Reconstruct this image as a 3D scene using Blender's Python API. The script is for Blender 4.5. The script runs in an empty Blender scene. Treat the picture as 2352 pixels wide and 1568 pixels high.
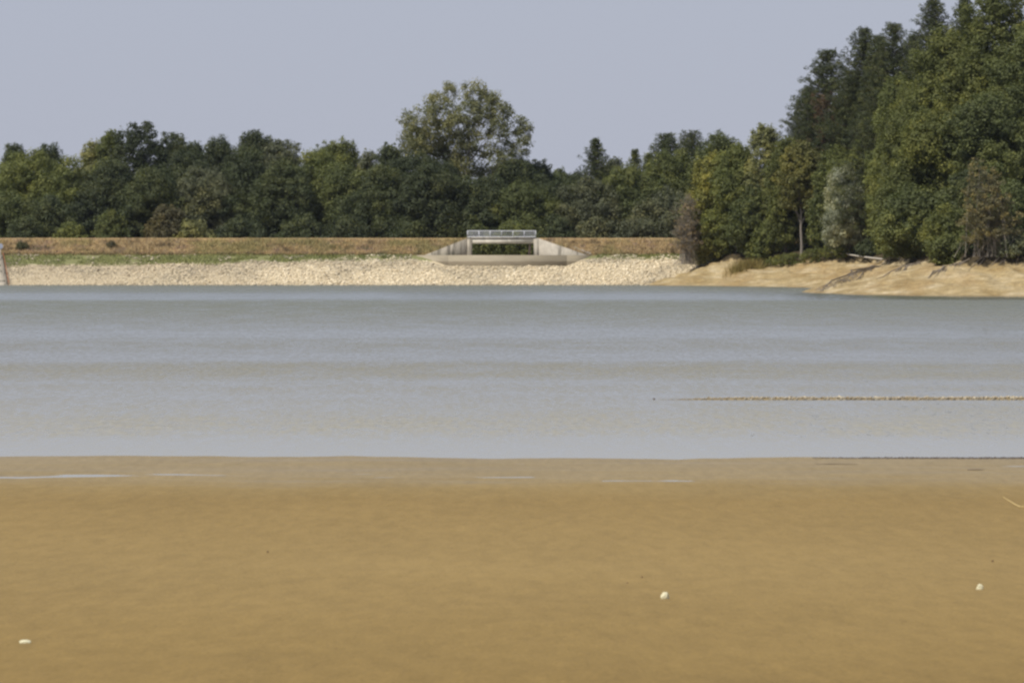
import bpy, math, random
import numpy as np

SC = bpy.context.scene
COL = SC.collection
R = math.radians
HC = 5.0                      # eye height above the water
F = 10595.0                   # focal length in units of a 2352 px wide frame
CX, HY = 1176.0, 577.0        # principal column, horizon row in that frame


def PX(x, Y): return (x - CX) / F * Y
def PZ(y, Y): return HC + (HY - y) / F * Y


# ------------------------------------------------------------------ helpers
def tag(o, label=None, cat=None, group=None, kind=None):
    if label: o['label'] = label
    if cat: o['category'] = cat
    if group: o['group'] = group
    if kind: o['kind'] = kind
    return o


def empty(name, loc, label, cat, group=None):
    o = bpy.data.objects.new(name, None)
    COL.objects.link(o)
    o.location = loc
    o.empty_display_size = 0.3
    return tag(o, label, cat, group)


def mesh_np(name, verts, faces, mat, parent=None, attrs=None, smooth=False, loc=None):
    """verts (N,3), faces (M,k) array or list of such arrays"""
    me = bpy.data.meshes.new(name)
    verts = np.asarray(verts, dtype=np.float32)
    fl = faces if isinstance(faces, list) else [faces]
    fl = [np.asarray(f, dtype=np.int32) for f in fl if len(f)]
    me.vertices.add(len(verts))
    me.vertices.foreach_set('co', verts.ravel())
    nl = sum(f.size for f in fl)
    npoly = sum(len(f) for f in fl)
    me.loops.add(nl)
    me.loops.foreach_set('vertex_index', np.concatenate([f.ravel() for f in fl]))
    me.polygons.add(npoly)
    st, tot, cur = [], [], 0
    for f in fl:
        k = f.shape[1]
        st.append(cur + np.arange(len(f), dtype=np.int32) * k)
        tot.append(np.full(len(f), k, dtype=np.int32))
        cur += f.size
    me.polygons.foreach_set('loop_start', np.concatenate(st).astype(np.int32))
    if smooth:
        me.polygons.foreach_set('use_smooth', np.ones(npoly, dtype=bool))
    me.update(calc_edges=True)
    if attrs:
        for k, v in attrs.items():
            a = me.attributes.new(k, 'FLOAT', 'POINT')
            a.data.foreach_set('value', np.asarray(v, dtype=np.float32))
    me.materials.append(mat)
    o = bpy.data.objects.new(name, me)
    COL.objects.link(o)
    if parent is not None: o.parent = parent
    if loc is not None: o.location = loc
    return o


_rt = np.random.RandomState(5).rand(256, 256)
def vnoise(x, y):
    xi = np.floor(x).astype(int); yi = np.floor(y).astype(int)
    fx = x - xi; fy = y - yi
    fx = fx * fx * (3 - 2 * fx); fy = fy * fy * (3 - 2 * fy)
    g = lambda a, b: _rt[a & 255, b & 255]
    return (g(xi, yi) * (1 - fx) + g(xi + 1, yi) * fx) * (1 - fy) + (g(xi, yi + 1) * (1 - fx) + g(xi + 1, yi + 1) * fx) * fy - 0.5
def fbm(x, y, o=4):
    s, a = 0, 1.0
    for i in range(o):
        s = s + a * vnoise(x * 2 ** i + 17.3 * i, y * 2 ** i + 9.1 * i)
        a *= 0.5
    return s
def sstep(a, b, x):
    t = np.clip((x - a) / (b - a), 0, 1)
    return t * t * (3 - 2 * t)


def grid_mesh(name, xs, ys, zf, mat, smooth=True, keep=None):
    X, Y = np.meshgrid(xs, ys)
    Z = zf(X, Y)
    n, m = X.shape
    v = np.stack([X.ravel(), Y.ravel(), Z.ravel()], 1)
    i = (np.arange(n - 1)[:, None] * m + np.arange(m - 1)[None, :]).ravel()
    f = np.stack([i, i + 1, i + m + 1, i + m], 1)
    return mesh_np(name, v, f, mat, smooth=smooth)


# ------------------------------------------------------------------ materials
def newmat(name):
    m = bpy.data.materials.new(name)
    m.use_nodes = True
    nt = m.node_tree
    nt.nodes.clear()
    out = nt.nodes.new('ShaderNodeOutputMaterial')
    return m, nt, out
class NB:
    """tiny node-building helper"""
    def __init__(s, nt): s.nt = nt
    def n(s, t, **kw):
        nd = s.nt.nodes.new(t)
        for k, v in kw.items():
            if k.startswith('_'): setattr(nd, k[1:], v)
        return nd
    def set(s, sock, v):
        if hasattr(v, 'is_linked') or isinstance(v, bpy.types.NodeSocket): s.nt.links.new(v, sock)
        else: sock.default_value = v
    def math(s, op, a, b=0.0, clamp=False):
        nd = s.nt.nodes.new('ShaderNodeMath'); nd.operation = op; nd.use_clamp = clamp
        s.set(nd.inputs[0], a); s.set(nd.inputs[1], b); return nd.outputs[0]
    def mix(s, f, a, b, blend='MIX'):
        nd = s.nt.nodes.new('ShaderNodeMix'); nd.data_type = 'RGBA'; nd.blend_type = blend
        s.set(nd.inputs['Factor'], f)
        s.set(nd.inputs[6], a if not isinstance(a, tuple) else (*a, 1)); s.set(nd.inputs[7], b if not isinstance(b, tuple) else (*b, 1))
        return nd.outputs[2]
    def pos(s, scale=(1, 1, 1)):
        g = s.nt.nodes.new('ShaderNodeNewGeometry')
        mp = s.nt.nodes.new('ShaderNodeMapping')
        mp.inputs['Scale'].default_value = scale
        s.nt.links.new(g.outputs['Position'], mp.inputs['Vector'])
        return mp.outputs['Vector']
    def noise(s, vec, scale, detail=3, rough=0.55, col=False):
        nd = s.nt.nodes.new('ShaderNodeTexNoise')
        s.nt.links.new(vec, nd.inputs['Vector'])
        nd.inputs['Scale'].default_value = scale; nd.inputs['Detail'].default_value = detail; nd.inputs['Roughness'].default_value = rough
        return nd.outputs['Color' if col else 'Fac']
    def ramp(s, fac, stops, interp='LINEAR'):
        nd = s.nt.nodes.new('ShaderNodeValToRGB')
        cr = nd.color_ramp; cr.interpolation = interp
        while len(cr.elements) > 1: cr.elements.remove(cr.elements[-1])
        for i, (p, c) in enumerate(stops):
            e = cr.elements[0] if i == 0 else cr.elements.new(p)
            e.position = p
            e.color = (c, c, c, 1) if not isinstance(c, tuple) else (*c, 1)
        s.set(nd.inputs[0], fac)
        return nd.outputs[0]
    def rng(s, v, a, b, c=0.0, d=1.0):
        nd = s.nt.nodes.new('ShaderNodeMapRange'); nd.clamp = True
        s.set(nd.inputs[0], v); nd.inputs[1].default_value = a; nd.inputs[2].default_value = b; nd.inputs[3].default_value = c; nd.inputs[4].default_value = d
        return nd.outputs[0]
    def sep(s, v):
        nd = s.nt.nodes.new('ShaderNodeSeparateXYZ'); s.nt.links.new(v, nd.inputs[0]); return nd.outputs
    def bsdf(s, out, color, rough=0.8, normal=None, spec=0.3, metallic=0.0):
        b = s.nt.nodes.new('ShaderNodeBsdfPrincipled')
        s.set(b.inputs['Base Color'], color if not isinstance(color, tuple) else (*color, 1))
        s.set(b.inputs['Roughness'], rough)
        b.inputs['Specular IOR Level'].default_value = spec
        b.inputs['Metallic'].default_value = metallic
        if normal is not None: s.nt.links.new(normal, b.inputs['Normal'])
        s.nt.links.new(b.outputs[0], out.inputs['Surface'])
        return b
    def bump(s, h, strength, dist):
        nd = s.nt.nodes.new('ShaderNodeBump'); nd.inputs['Strength'].default_value = strength; nd.inputs['Distance'].default_value = dist
        s.nt.links.new(h, nd.inputs['Height']); return nd.outputs[0]
    def attr(s, name):
        nd = s.nt.nodes.new('ShaderNodeAttribute'); nd.attribute_name = name; return nd.outputs['Fac']


def leaf_material():
    m, nt, out = newmat('leaf')
    b = NB(nt)
    oi = nt.nodes.new('ShaderNodeObjectInfo')
    r = b.attr('rnd'); p = b.attr('puff')
    br = b.math('ADD', b.math('MULTIPLY', r, 0.36), b.math('MULTIPLY', p, 0.75))
    br = b.math('ADD', br, 0.54)
    col = b.mix(1.0, oi.outputs['Color'], br, 'MULTIPLY')
    warm = b.mix(1.0, col, (1.28, 1.08, 0.66), 'MULTIPLY')
    col = b.mix(b.rng(p, 0.45, 1.0, 0.0, 0.8), col, warm)
    d = nt.nodes.new('ShaderNodeBsdfPrincipled')
    b.set(d.inputs['Base Color'], col)
    d.inputs['Roughness'].default_value = 0.62
    d.inputs['Specular IOR Level'].default_value = 0.22
    t = nt.nodes.new('ShaderNodeBsdfTranslucent')
    b.set(t.inputs['Color'], b.mix(1.0, col, (1.2, 1.25, 0.6), 'MULTIPLY'))
    mx = nt.nodes.new('ShaderNodeMixShader')
    mx.inputs[0].default_value = 0.3
    nt.links.new(d.outputs[0], mx.inputs[1]); nt.links.new(t.outputs[0], mx.inputs[2])
    nt.links.new(mx.outputs[0], out.inputs['Surface'])
    return m


def simple(name, col, rough=0.8, var=0.25, scale=3.0, spec=0.3, metallic=0.0, stretch=(1, 1, 1)):
    m, nt, out = newmat(name)
    b = NB(nt)
    nz = b.noise(b.pos(stretch), scale, 4, 0.6)
    c = b.mix(1.0, col, b.rng(nz, 0.25, 0.75, 1 - var, 1 + var), 'MULTIPLY')
    b.bsdf(out, c, rough, spec=spec, metallic=metallic)
    return m


def mat_mud():
    m, nt, out = newmat('mud')
    b = NB(nt)
    P = b.pos(); s = b.sep(P)
    y = b.math('ADD', s[1], b.math('MULTIPLY', b.math('SUBTRACT', b.noise(b.pos((0.5, 0.25, 1)), 0.5, 5, 0.65), 0.5), 9.0))
    col = b.ramp(b.rng(y, 20, 115, 0, 1), [(0.0, (0.215, 0.140, 0.042)), (0.2, (0.265, 0.178, 0.059)), (0.45, (0.290, 0.200, 0.074)), (0.74, (0.262, 0.178, 0.064)), (0.81, (0.272, 0.193, 0.078)), (0.86, (0.286, 0.214, 0.105)), (1.0, (0.277, 0.214, 0.118))])
    big = b.noise(b.pos((0.4, 0.16, 1)), 0.5, 4, 0.6)
    col = b.mix(1.0, col, b.rng(big, 0.3, 0.7, 0.95, 1.05), 'MULTIPLY')
    mid = b.noise(b.pos((1.0, 0.14, 1)), 4.0, 5, 0.65)
    col = b.mix(1.0, col, b.rng(mid, 0.3, 0.7, 0.90, 1.10), 'MULTIPLY')
    fine = b.noise(b.pos((1.0, 0.16, 1)), 26.0, 4, 0.75)
    col = b.mix(1.0, col, b.rng(fine, 0.3, 0.7, 0.86, 1.14), 'MULTIPLY')
    # dark crumbs and damp pits
    vo = nt.nodes.new('ShaderNodeTexVoronoi'); vo.inputs['Scale'].default_value = 2.0; vo.voronoi_dimensions = '2D'
    nt.links.new(b.pos((1.0, 0.45, 1)), vo.inputs['Vector'])
    vs = b.sep(vo.outputs['Color'])
    size = b.math('SUBTRACT', b.math('MULTIPLY', b.math('POWER', vs[0], 5.0), 0.06), 0.012)
    dot = b.rng(b.math('SUBTRACT', vo.outputs['Distance'], size), 0.0, 0.012, 1.0, 0.0)
    col = b.mix(b.math('MULTIPLY', dot, 0.6), col, (0.14, 0.085, 0.045))
    wet = b.rng(y, 95.5, 101.0, 0, 1)
    wn = b.noise(b.pos((0.12, 0.9, 1)), 0.8, 3, 0.55)
    wet = b.math('MULTIPLY', wet, b.rng(wn, 0.2, 0.7, 0.25, 1.0))
    rough = b.math('ADD', b.math('MULTIPLY', wet, -0.42), 0.85)
    bu = b.bump(b.math('ADD', fine, b.math('MULTIPLY', mid, 2.0)), 0.35, 0.02)
    bs = b.bsdf(out, col, rough, bu, spec=0.12)
    return m


def mat_bank():
    m, nt, out = newmat('bank_clay')
    b = NB(nt)
    P = b.pos(); s = b.sep(P)
    n1 = b.noise(b.pos((0.3, 0.3, 1.6)), 0.7, 5, 0.6)
    n2 = b.noise(P, 2.5, 5, 0.7)
    n3 = b.noise(b.pos((1, 0.6, 1)), 0.16, 4, 0.55)
    col = b.ramp(n1, [(0.3, (0.29, 0.205, 0.088)), (0.5, (0.41, 0.315, 0.165)), (0.68, (0.54, 0.445, 0.28))])
    col = b.mix(b.rng(n3, 0.5, 0.62, 0, 0.6), col, (0.315, 0.215, 0.095))
    st = b.noise(b.pos((0.35, 0.12, 3.0)), 1.7, 6, 0.72)
    col = b.mix(1.0, col, b.rng(st, 0.32, 0.68, 0.76, 1.22), 'MULTIPLY')
    col = b.mix(1.0, col, b.rng(n2, 0.3, 0.7, 0.72, 1.25), 'MULTIPLY')
    litter_shade = b.noise(b.pos((0.75, 0.16, 0.3)), 1.0, 4, 0.6)
    zz = b.math('ADD', s[2], b.math('MULTIPLY', b.math('SUBTRACT', litter_shade, 0.5), 3.2))
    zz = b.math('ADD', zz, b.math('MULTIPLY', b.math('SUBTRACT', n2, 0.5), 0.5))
    col = b.mix(b.rng(zz, 3.35, 3.75, 0, 1), col, b.mix(n1, (0.045, 0.033, 0.02), (0.09, 0.07, 0.035)))  # dark forest litter, carried down the clay to paint shade under the trees
    col = b.mix(b.rng(s[2], 0.0, 0.22, 0.5, 0.0), col, (0.16, 0.12, 0.07))
    b.bsdf(out, col, 0.85, b.bump(b.math('ADD', n2, st), 0.9, 0.2), spec=0.15)
    return m


def mat_embank():
    m, nt, out = newmat('embankment_soil')
    b = NB(nt)
    P = b.pos(); s = b.sep(P)
    n1 = b.noise(b.pos((1, 1, 1.0)), 0.45, 5, 0.6)
    n2 = b.noise(P, 3.0, 4, 0.7)
    n3 = b.noise(b.pos((1, 1, 1)), 0.12, 3, 0.5)
    grass = b.ramp(n1, [(0.3, (0.130, 0.098, 0.046)), (0.42, (0.260, 0.176, 0.085)), (0.52, (0.338, 0.227, 0.098)), (0.62, (0.305, 0.195, 0.111)), (0.72, (0.156, 0.130, 0.052))])
    grass = b.mix(b.rng(n3, 0.52, 0.66, 0, 0.55), grass, (0.195, 0.163, 0.058))
    zt = b.math('ADD', s[2], b.math('MULTIPLY', b.math('SUBTRACT', n2, 0.5), 0.3))
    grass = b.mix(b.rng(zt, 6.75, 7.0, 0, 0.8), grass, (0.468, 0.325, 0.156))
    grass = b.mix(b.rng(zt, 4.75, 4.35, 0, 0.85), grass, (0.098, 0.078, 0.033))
    green = b.mix(n2, (0.16, 0.175, 0.075), (0.26, 0.245, 0.11))
    soil = b.mix(n1, (0.46, 0.38, 0.25), (0.60, 0.51, 0.35))
    zz = b.math('ADD', s[2], b.math('MULTIPLY', b.math('SUBTRACT', n1, 0.5), 0.9))
    xl = b.rng(s[0], -75, 5, 0.0, 1.0)
    lo = b.math('ADD', b.math('MULTIPLY', xl, 0.80), 3.0)
    g = b.rng(b.math('SUBTRACT', zz, lo), -0.12, 0.12)
    col = b.mix(g, soil, green)
    col = b.mix(b.rng(zt, 4.3, 4.45), col, grass)
    b.bsdf(out, col, 0.9, b.bump(n2, 0.6, 0.1), spec=0.1)
    return m


def mat_dry():
    m, nt, out = newmat('dry_grass')
    b = NB(nt)
    P = b.pos(); s = b.sep(P)
    n1 = b.noise(b.pos((1, 1, 1.0)), 0.45, 5, 0.6)
    n3 = b.noise(b.pos((1, 1, 1)), 0.12, 3, 0.5)
    c = b.ramp(n1, [(0.30, (0.130, 0.105, 0.060)), (0.41, (0.29, 0.215, 0.120)), (0.48, (0.46, 0.355, 0.19)), (0.54, (0.455, 0.34, 0.185)), (0.60, (0.31, 0.23, 0.165)), (0.68, (0.18, 0.155, 0.085))])
    c = b.mix(b.rng(n3, 0.5, 0.6, 0, 0.7), c, (0.27, 0.25, 0.10))
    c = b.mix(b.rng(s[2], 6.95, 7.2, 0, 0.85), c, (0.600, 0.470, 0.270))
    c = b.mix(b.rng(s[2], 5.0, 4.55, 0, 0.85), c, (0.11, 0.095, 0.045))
    c = b.mix(1.0, c, b.math('ADD', b.math('MULTIPLY', b.attr('rnd'), 0.8), 0.6), 'MULTIPLY')
    b.bsdf(out, c, 0.8, spec=0.1)
    return m


def mat_weed():
    m, nt, out = newmat('green_weed')
    b = NB(nt)
    r = b.attr('rnd')
    n = b.noise(b.pos(), 0.35, 3, 0.5)
    c = b.mix(n, (0.165, 0.19, 0.075), (0.285, 0.285, 0.09))
    c = b.mix(1.0, c, b.math('ADD', b.math('MULTIPLY', r, 0.9), 0.55), 'MULTIPLY')
    b.bsdf(out, c, 0.7, spec=0.15)
    return m


def mat_stone(name, c0, c1, moss=0.3):
    m, nt, out = newmat(name)
    b = NB(nt)
    P = b.pos(); s = b.sep(P)
    r = b.attr('rnd')
    n = b.noise(P, 4.0, 3, 0.6)
    g = b.noise(b.pos((1, 1, 1)), 0.11, 4, 0.55)
    c = b.mix(r, c0, c1)
    c = b.mix(b.rng(r, 0.0, 0.05, 0.7, 0.0), c, (0.16, 0.12, 0.08))
    if moss:
        lf = b.math('ADD', s[0], b.math('MULTIPLY', b.math('SUBTRACT', b.noise(b.pos((1, 1, 2)), 0.09, 4, 0.6), 0.5), 70.0))
        c = b.mix(b.math('MULTIPLY', b.rng(lf, -25, -55), b.rng(s[2], 0.3, 2.6, 0.25, 0.75)), c, (0.40, 0.33, 0.235))
    c = b.mix(b.rng(g, 0.5, 0.62, 0, moss * 2), c, (0.30, 0.26, 0.19))
    c = b.mix(1.0, c, b.rng(n, 0.3, 0.7, 0.8, 1.18), 'MULTIPLY')
    c = b.mix(b.rng(s[2], 0.02, 0.2, 0.7, 0.0), c, (0.10, 0.085, 0.06))
    b.bsdf(out, c, 0.85, spec=0.2)
    return m


def mat_concrete(name, col, stain=0.5, streak=True):
    m, nt, out = newmat(name)
    b = NB(nt)
    P = b.pos(); s = b.sep(P)
    n = b.noise(P, 1.2, 5, 0.65)
    c = b.mix(1.0, col, b.rng(n, 0.3, 0.7, 0.82, 1.15), 'MULTIPLY')
    if streak:
        st = b.noise(b.pos((1.6, 1.6, 0.12)), 1.0, 4, 0.6)
        c = b.mix(b.math('MULTIPLY', b.rng(st, 0.52, 0.62), stain), c, (0.10, 0.09, 0.07))
    b.bsdf(out, c, 0.85, spec=0.2)
    return m


def mat_sill():
    m, nt, out = newmat('sill_concrete')
    b = NB(nt)
    P = b.pos(); s = b.sep(P)
    n = b.noise(b.pos((0.4, 0.4, 2.0)), 1.2, 5, 0.6)
    z = b.math('ADD', s[2], b.math('MULTIPLY', b.math('SUBTRACT', n, 0.5), 0.2))
    c = b.mix(b.rng(z, 3.45, 3.55), (0.227, 0.189, 0.130), (0.336, 0.290, 0.210))
    c = b.mix(1.0, c, b.rng(n, 0.3, 0.7, 0.88, 1.1), 'MULTIPLY')
    b.bsdf(out, c, 0.9, spec=0.15)
    return m


def mat_water():
    m, nt, out = newmat('lake_water')
    b = NB(nt)
    P = b.pos(); s = b.sep(P)
    wob = b.math('MULTIPLY', b.math('SUBTRACT', b.noise(b.pos((0.035, 0.06, 1)), 1.0, 4, 0.6), 0.5), 0.35)
    # wind bands: ripple steepness by 1/distance from the near shore (bands lie across the lake)
    inv = b.math('DIVIDE', 52.975, s[1])                    # 0.078 (dam) .. 0.473 (near shore)
    inv = b.math('ADD', inv, b.math('MULTIPLY', wob, 0.045))
    t = b.rng(inv, 0.07, 0.48, 0, 1)
    def T(y): return ((y - 577) / 1000 - 0.07) / 0.41
    amp = b.ramp(t, [(T(654), 0.95), (T(666), 0.75), (T(675), 0.12), (T(687), 0.12), (T(694), 0.95), (T(712), 0.85), (T(742), 0.45), (T(762), 0.14),
                     (T(774), 0.14), (T(788), 0.45), (T(800), 0.38), (T(814), 0.14), (T(828), 0.16), (T(840), 0.85), (T(862), 0.75), (T(878), 0.16), (T(893), 0.40),
                     (T(908), 0.16), (T(940), 0.36), (T(970), 0.62), (T(992), 0.5), (T(1006), 0.14), (T(1018), 0.06), (T(1046), 0.03)])
    gust = b.noise(b.pos((0.32, 0.10, 1)), 1.0, 4, 0.65)
    amp = b.math('MULTIPLY', amp, b.rng(gust, 0.34, 0.66, 0.5, 1.6))
    n1 = b.noise(b.pos((1.0, 0.2, 1)), 11.0, 2, 0.6, col=True)
    n2 = b.noise(b.pos((1.0, 0.13, 1)), 4.5, 2, 0.55, col=True)
    va = nt.nodes.new('ShaderNodeVectorMath'); va.operation = 'SUBTRACT'
    nt.links.new(n1, va.inputs[0]); va.inputs[1].default_value = (0.5, 0.5, 0.5)
    vb = nt.nodes.new('ShaderNodeVectorMath'); vb.operation = 'SUBTRACT'
    nt.links.new(n2, vb.inputs[0]); vb.inputs[1].default_value = (0.5, 0.5, 0.5)
    ad = nt.nodes.new('ShaderNodeVectorMath'); ad.operation = 'ADD'
    nt.links.new(va.outputs[0], ad.inputs[0]); nt.links.new(vb.outputs[0], ad.inputs[1])
    sc = nt.nodes.new('ShaderNodeVectorMath'); sc.operation = 'SCALE'
    nt.links.new(ad.outputs[0], sc.inputs[0]); nt.links.new(b.math('ADD', b.math('MULTIPLY', amp, 1.35), 0.03), sc.inputs['Scale'])
    ml = nt.nodes.new('ShaderNodeVectorMath'); ml.operation = 'MULTIPLY'
    nt.links.new(sc.outputs[0], ml.inputs[0]); ml.inputs[1].default_value = (1, 1, 0)
    pl = nt.nodes.new('ShaderNodeVectorMath'); pl.operation = 'ADD'
    nt.links.new(ml.outputs[0], pl.inputs[0]); pl.inputs[1].default_value = (0, 0, 1)
    cb = nt.nodes.new('ShaderNodeCombineXYZ'); cb.inputs[2].default_value = 1.0
    b.set(cb.inputs[1], b.math('SUBTRACT', b.math('MULTIPLY', amp, -0.17), 0.065)); nt.links.new(cb.outputs[0], pl.inputs[1])
    nm = nt.nodes.new('ShaderNodeVectorMath'); nm.operation = 'NORMALIZE'
    nt.links.new(pl.outputs[0], nm.inputs[0])
    rough = b.math('ADD', b.math('MULTIPLY', amp, 0.24), 0.08)
    silt = b.ramp(b.rng(s[1], 110, 420, 0, 1), [(0.0, (0.34, 0.322, 0.262)), (0.15, (0.265, 0.252, 0.205)), (0.35, (0.21, 0.203, 0.166)), (1.0, (0.165, 0.17, 0.136))])
    bs = b.bsdf(out, silt, rough, nm.outputs[0], spec=0.5)
    bs.inputs['IOR'].default_value = 1.33
    return m


M = dict(
    leaf=leaf_material(),
    bark=simple('bark', (0.075, 0.06, 0.045), 0.9, 0.35, 6),
    pale_bark=simple('pale_bark', (0.21, 0.185, 0.155), 0.8, 0.3, 5),
    grey_twig=simple('grey_twig', (0.30, 0.265, 0.215), 0.85, 0.35, 3),
    dead_wood=simple('dead_wood', (0.20, 0.165, 0.125), 0.9, 0.4, 6),
    white_wood=simple('white_wood', (0.48, 0.44, 0.37), 0.7, 0.2, 4),
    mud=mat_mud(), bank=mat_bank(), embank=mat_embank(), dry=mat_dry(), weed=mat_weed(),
    riprap=mat_stone('limestone', (0.70, 0.59, 0.41), (0.86, 0.755, 0.55)),
    gravel=mat_stone('gravel', (0.60, 0.48, 0.32), (0.86, 0.77, 0.57), 0.0),
    pale_stone=simple('pale_stone', (0.66, 0.62, 0.42), 0.75, 0.15, 20),
    dark_stone=simple('dark_stone', (0.12, 0.10, 0.085), 0.85, 0.3, 10),
    clod=simple('clod', (0.17, 0.11, 0.06), 0.95, 0.3, 20),
    straw=simple('straw', (0.52, 0.40, 0.18), 0.7, 0.2, 10),
    concrete=mat_concrete('concrete', (0.42, 0.375, 0.30), 0.8),
    concrete_pale=mat_concrete('pale_concrete', (0.43, 0.39, 0.32), 0.65),
    deck=mat_concrete('deck_concrete', (0.74, 0.69, 0.58), 0.15),
    sill=mat_sill(),
    steel=simple('galvanised_steel', (0.72, 0.74, 0.78), 0.5, 0.1, 5, 0.5, 0.0),
    rust=simple('rust', (0.30, 0.12, 0.065), 0.85, 0.3, 8),
    plate=simple('grey_plate', (0.33, 0.36, 0.44), 0.6, 0.1, 5),
    pink=simple('stained_pillar', (0.30, 0.23, 0.20), 0.85, 0.2, 3),
    water=mat_water(),
    soil=simple('forest_soil', (0.07, 0.055, 0.03), 0.95, 0.4, 0.5),
)

# ------------------------------------------------------------------ geometry builders
def tube(pts, rads, n=6):
    pts = np.asarray(pts, float); k = len(pts)
    d = np.gradient(pts, axis=0)
    d /= np.linalg.norm(d, axis=1)[:, None] + 1e-9
    ref = np.where(np.abs(d[:, 2:3]) > 0.9, np.array([[1.0, 0, 0]]), np.array([[0, 0, 1.0]]))
    u = np.cross(d, ref); u /= np.linalg.norm(u, axis=1)[:, None] + 1e-9
    w = np.cross(d, u)
    a = np.arange(n) / n * 2 * np.pi
    v = pts[:, None, :] + np.asarray(rads, float)[:, None, None] * (np.cos(a)[None, :, None] * u[:, None, :] + np.sin(a)[None, :, None] * w[:, None, :])
    v = v.reshape(-1, 3)
    f = []
    for i in range(k - 1):
        for j in range(n):
            f.append((i * n + j, i * n + (j + 1) % n, (i + 1) * n + (j + 1) % n, (i + 1) * n + j))
    return v, np.array(f, int)


class Acc:
    def __init__(s): s.v = []; s.q = []; s.t = []; s.n = 0
    def add(s, v, f):
        f = np.asarray(f, int)
        (s.q if f.shape[1] == 4 else s.t).append(f + s.n)
        s.v.append(np.asarray(v, float)); s.n += len(v)
    def tube(s, pts, rads, n=6):
        v, f = tube(pts, rads, n); s.add(v, f)
        m = len(pts)
        c = len(v)
        cap = np.array([[0, 0, 0]])
        s.add(np.vstack([v[:n], [np.mean(v[:n], 0)]]), [(n, (j + 1) % n, j) for j in range(n)])
        s.add(np.vstack([v[-n:], [np.mean(v[-n:], 0)]]), [(n, j, (j + 1) % n) for j in range(n)])
    def hexa(s, p):
        """8 corners: bottom 4 (ccw), top 4"""
        s.add(np.array(p, float), [(3, 2, 1, 0), (4, 5, 6, 7), (0, 1, 5, 4), (1, 2, 6, 5), (2, 3, 7, 6), (3, 0, 4, 7)])
    def box(s, x0, x1, y0, y1, z0, z1):
        s.hexa([(x0, y0, z0), (x1, y0, z0), (x1, y1, z0), (x0, y1, z0), (x0, y0, z1), (x1, y0, z1), (x1, y1, z1), (x0, y1, z1)])
    def build(s, name, mat, parent=None, smooth=False, off=None):
        v = np.vstack(s.v)
        if off is not None: v = v - np.asarray(off)
        fs = []
        if s.q: fs.append(np.vstack(s.q))
        if s.t: fs.append(np.vstack(s.t))
        return mesh_np(name, v, fs, mat, parent, smooth=smooth)


def unit(rng, n):
    v = rng.normal(size=(n, 3)); return v / (np.linalg.norm(v, axis=1)[:, None] + 1e-9)


def leaf_cloud(rng, centers, radii, per, size, squash=0.8, out=0.68, width=0.6, up=0.25, droop=0.0, tint=None):
    """rhombic leaf sprays on the shells of puffs -> verts, quads, rnd, puff"""
    centers = np.asarray(centers, float); radii = np.asarray(radii, float)
    n = len(centers)
    cnt = np.maximum(4, (per * (radii / radii.mean()) ** 2).astype(int))
    idx = np.repeat(np.arange(n), cnt)
    N = len(idx)
    d = unit(rng, N)
    d[:, 2] += up * rng.rand(N)
    rr = radii[idx] * (0.35 + 0.75 * rng.rand(N) ** 0.6)
    c = centers[idx] + d * rr[:, None] * np.array([1, 1, squash])
    nrm = d * out + unit(rng, N) * (1 - out) + np.array([0, 0, 0.25])
    nrm /= np.linalg.norm(nrm, axis=1)[:, None] + 1e-9
    t = unit(rng, N)
    if droop: t = t * (1 - droop) + np.array([0, 0, -1]) * droop
    t = t - nrm * np.sum(t * nrm, 1)[:, None]
    t /= np.linalg.norm(t, axis=1)[:, None] + 1e-9
    s = np.cross(nrm, t)
    L = size * (0.6 + 0.8 * rng.rand(N))[:, None]
    a = t * L * 0.5; bb = s * L * 0.5 * width
    v = np.stack([c - a, c - bb * 1.0 + a * 0.1, c + a, c + bb + a * 0.1], 1).reshape(-1, 3)
    q = np.arange(N * 4).reshape(-1, 4)
    pr = rng.rand(n) if tint is None else tint
    return v, q, np.repeat(rng.rand(N), 4), np.repeat(pr[idx], 4)


def build_crown(name, parts, parent, color):
    v = []; q = []; r = []; p = []; n = 0
    for a in parts:
        v.append(a[0]); q.append(a[1] + n); r.append(a[2]); p.append(a[3]); n += len(a[0])
    o = mesh_np(name, np.vstack(v), np.vstack(q), M['leaf'], parent, {'rnd': np.concatenate(r), 'puff': np.concatenate(p)})
    o.color = (*color, 1)
    return o


def puffs_on_lobes(rng, lobes, density, pr, asp=1.0):
    """lobes: (x,y,z,rx,ry,rz)"""
    cs = []; rs = []; tn = []
    for (x, y, z, rx, ry, rz) in lobes:
        area = (rx * rz + rx * ry + ry * rz) / 3 * 4 * math.pi
        n = max(4, int(density * area))
        d = unit(rng, n)
        k = 0.55 + 0.5 * rng.rand(n) ** 0.7
        c = np.stack([x + d[:, 0] * rx * k, y + d[:, 1] * ry * k, z + d[:, 2] * rz * k], 1)
        cs.append(c); rs.append(pr * (0.6 + 0.8 * rng.rand(n))); tn.append(0.55 * rng.rand() + 0.45 * rng.rand(n))
    return np.vstack(cs), np.concatenate(rs), np.concatenate(tn)


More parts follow.
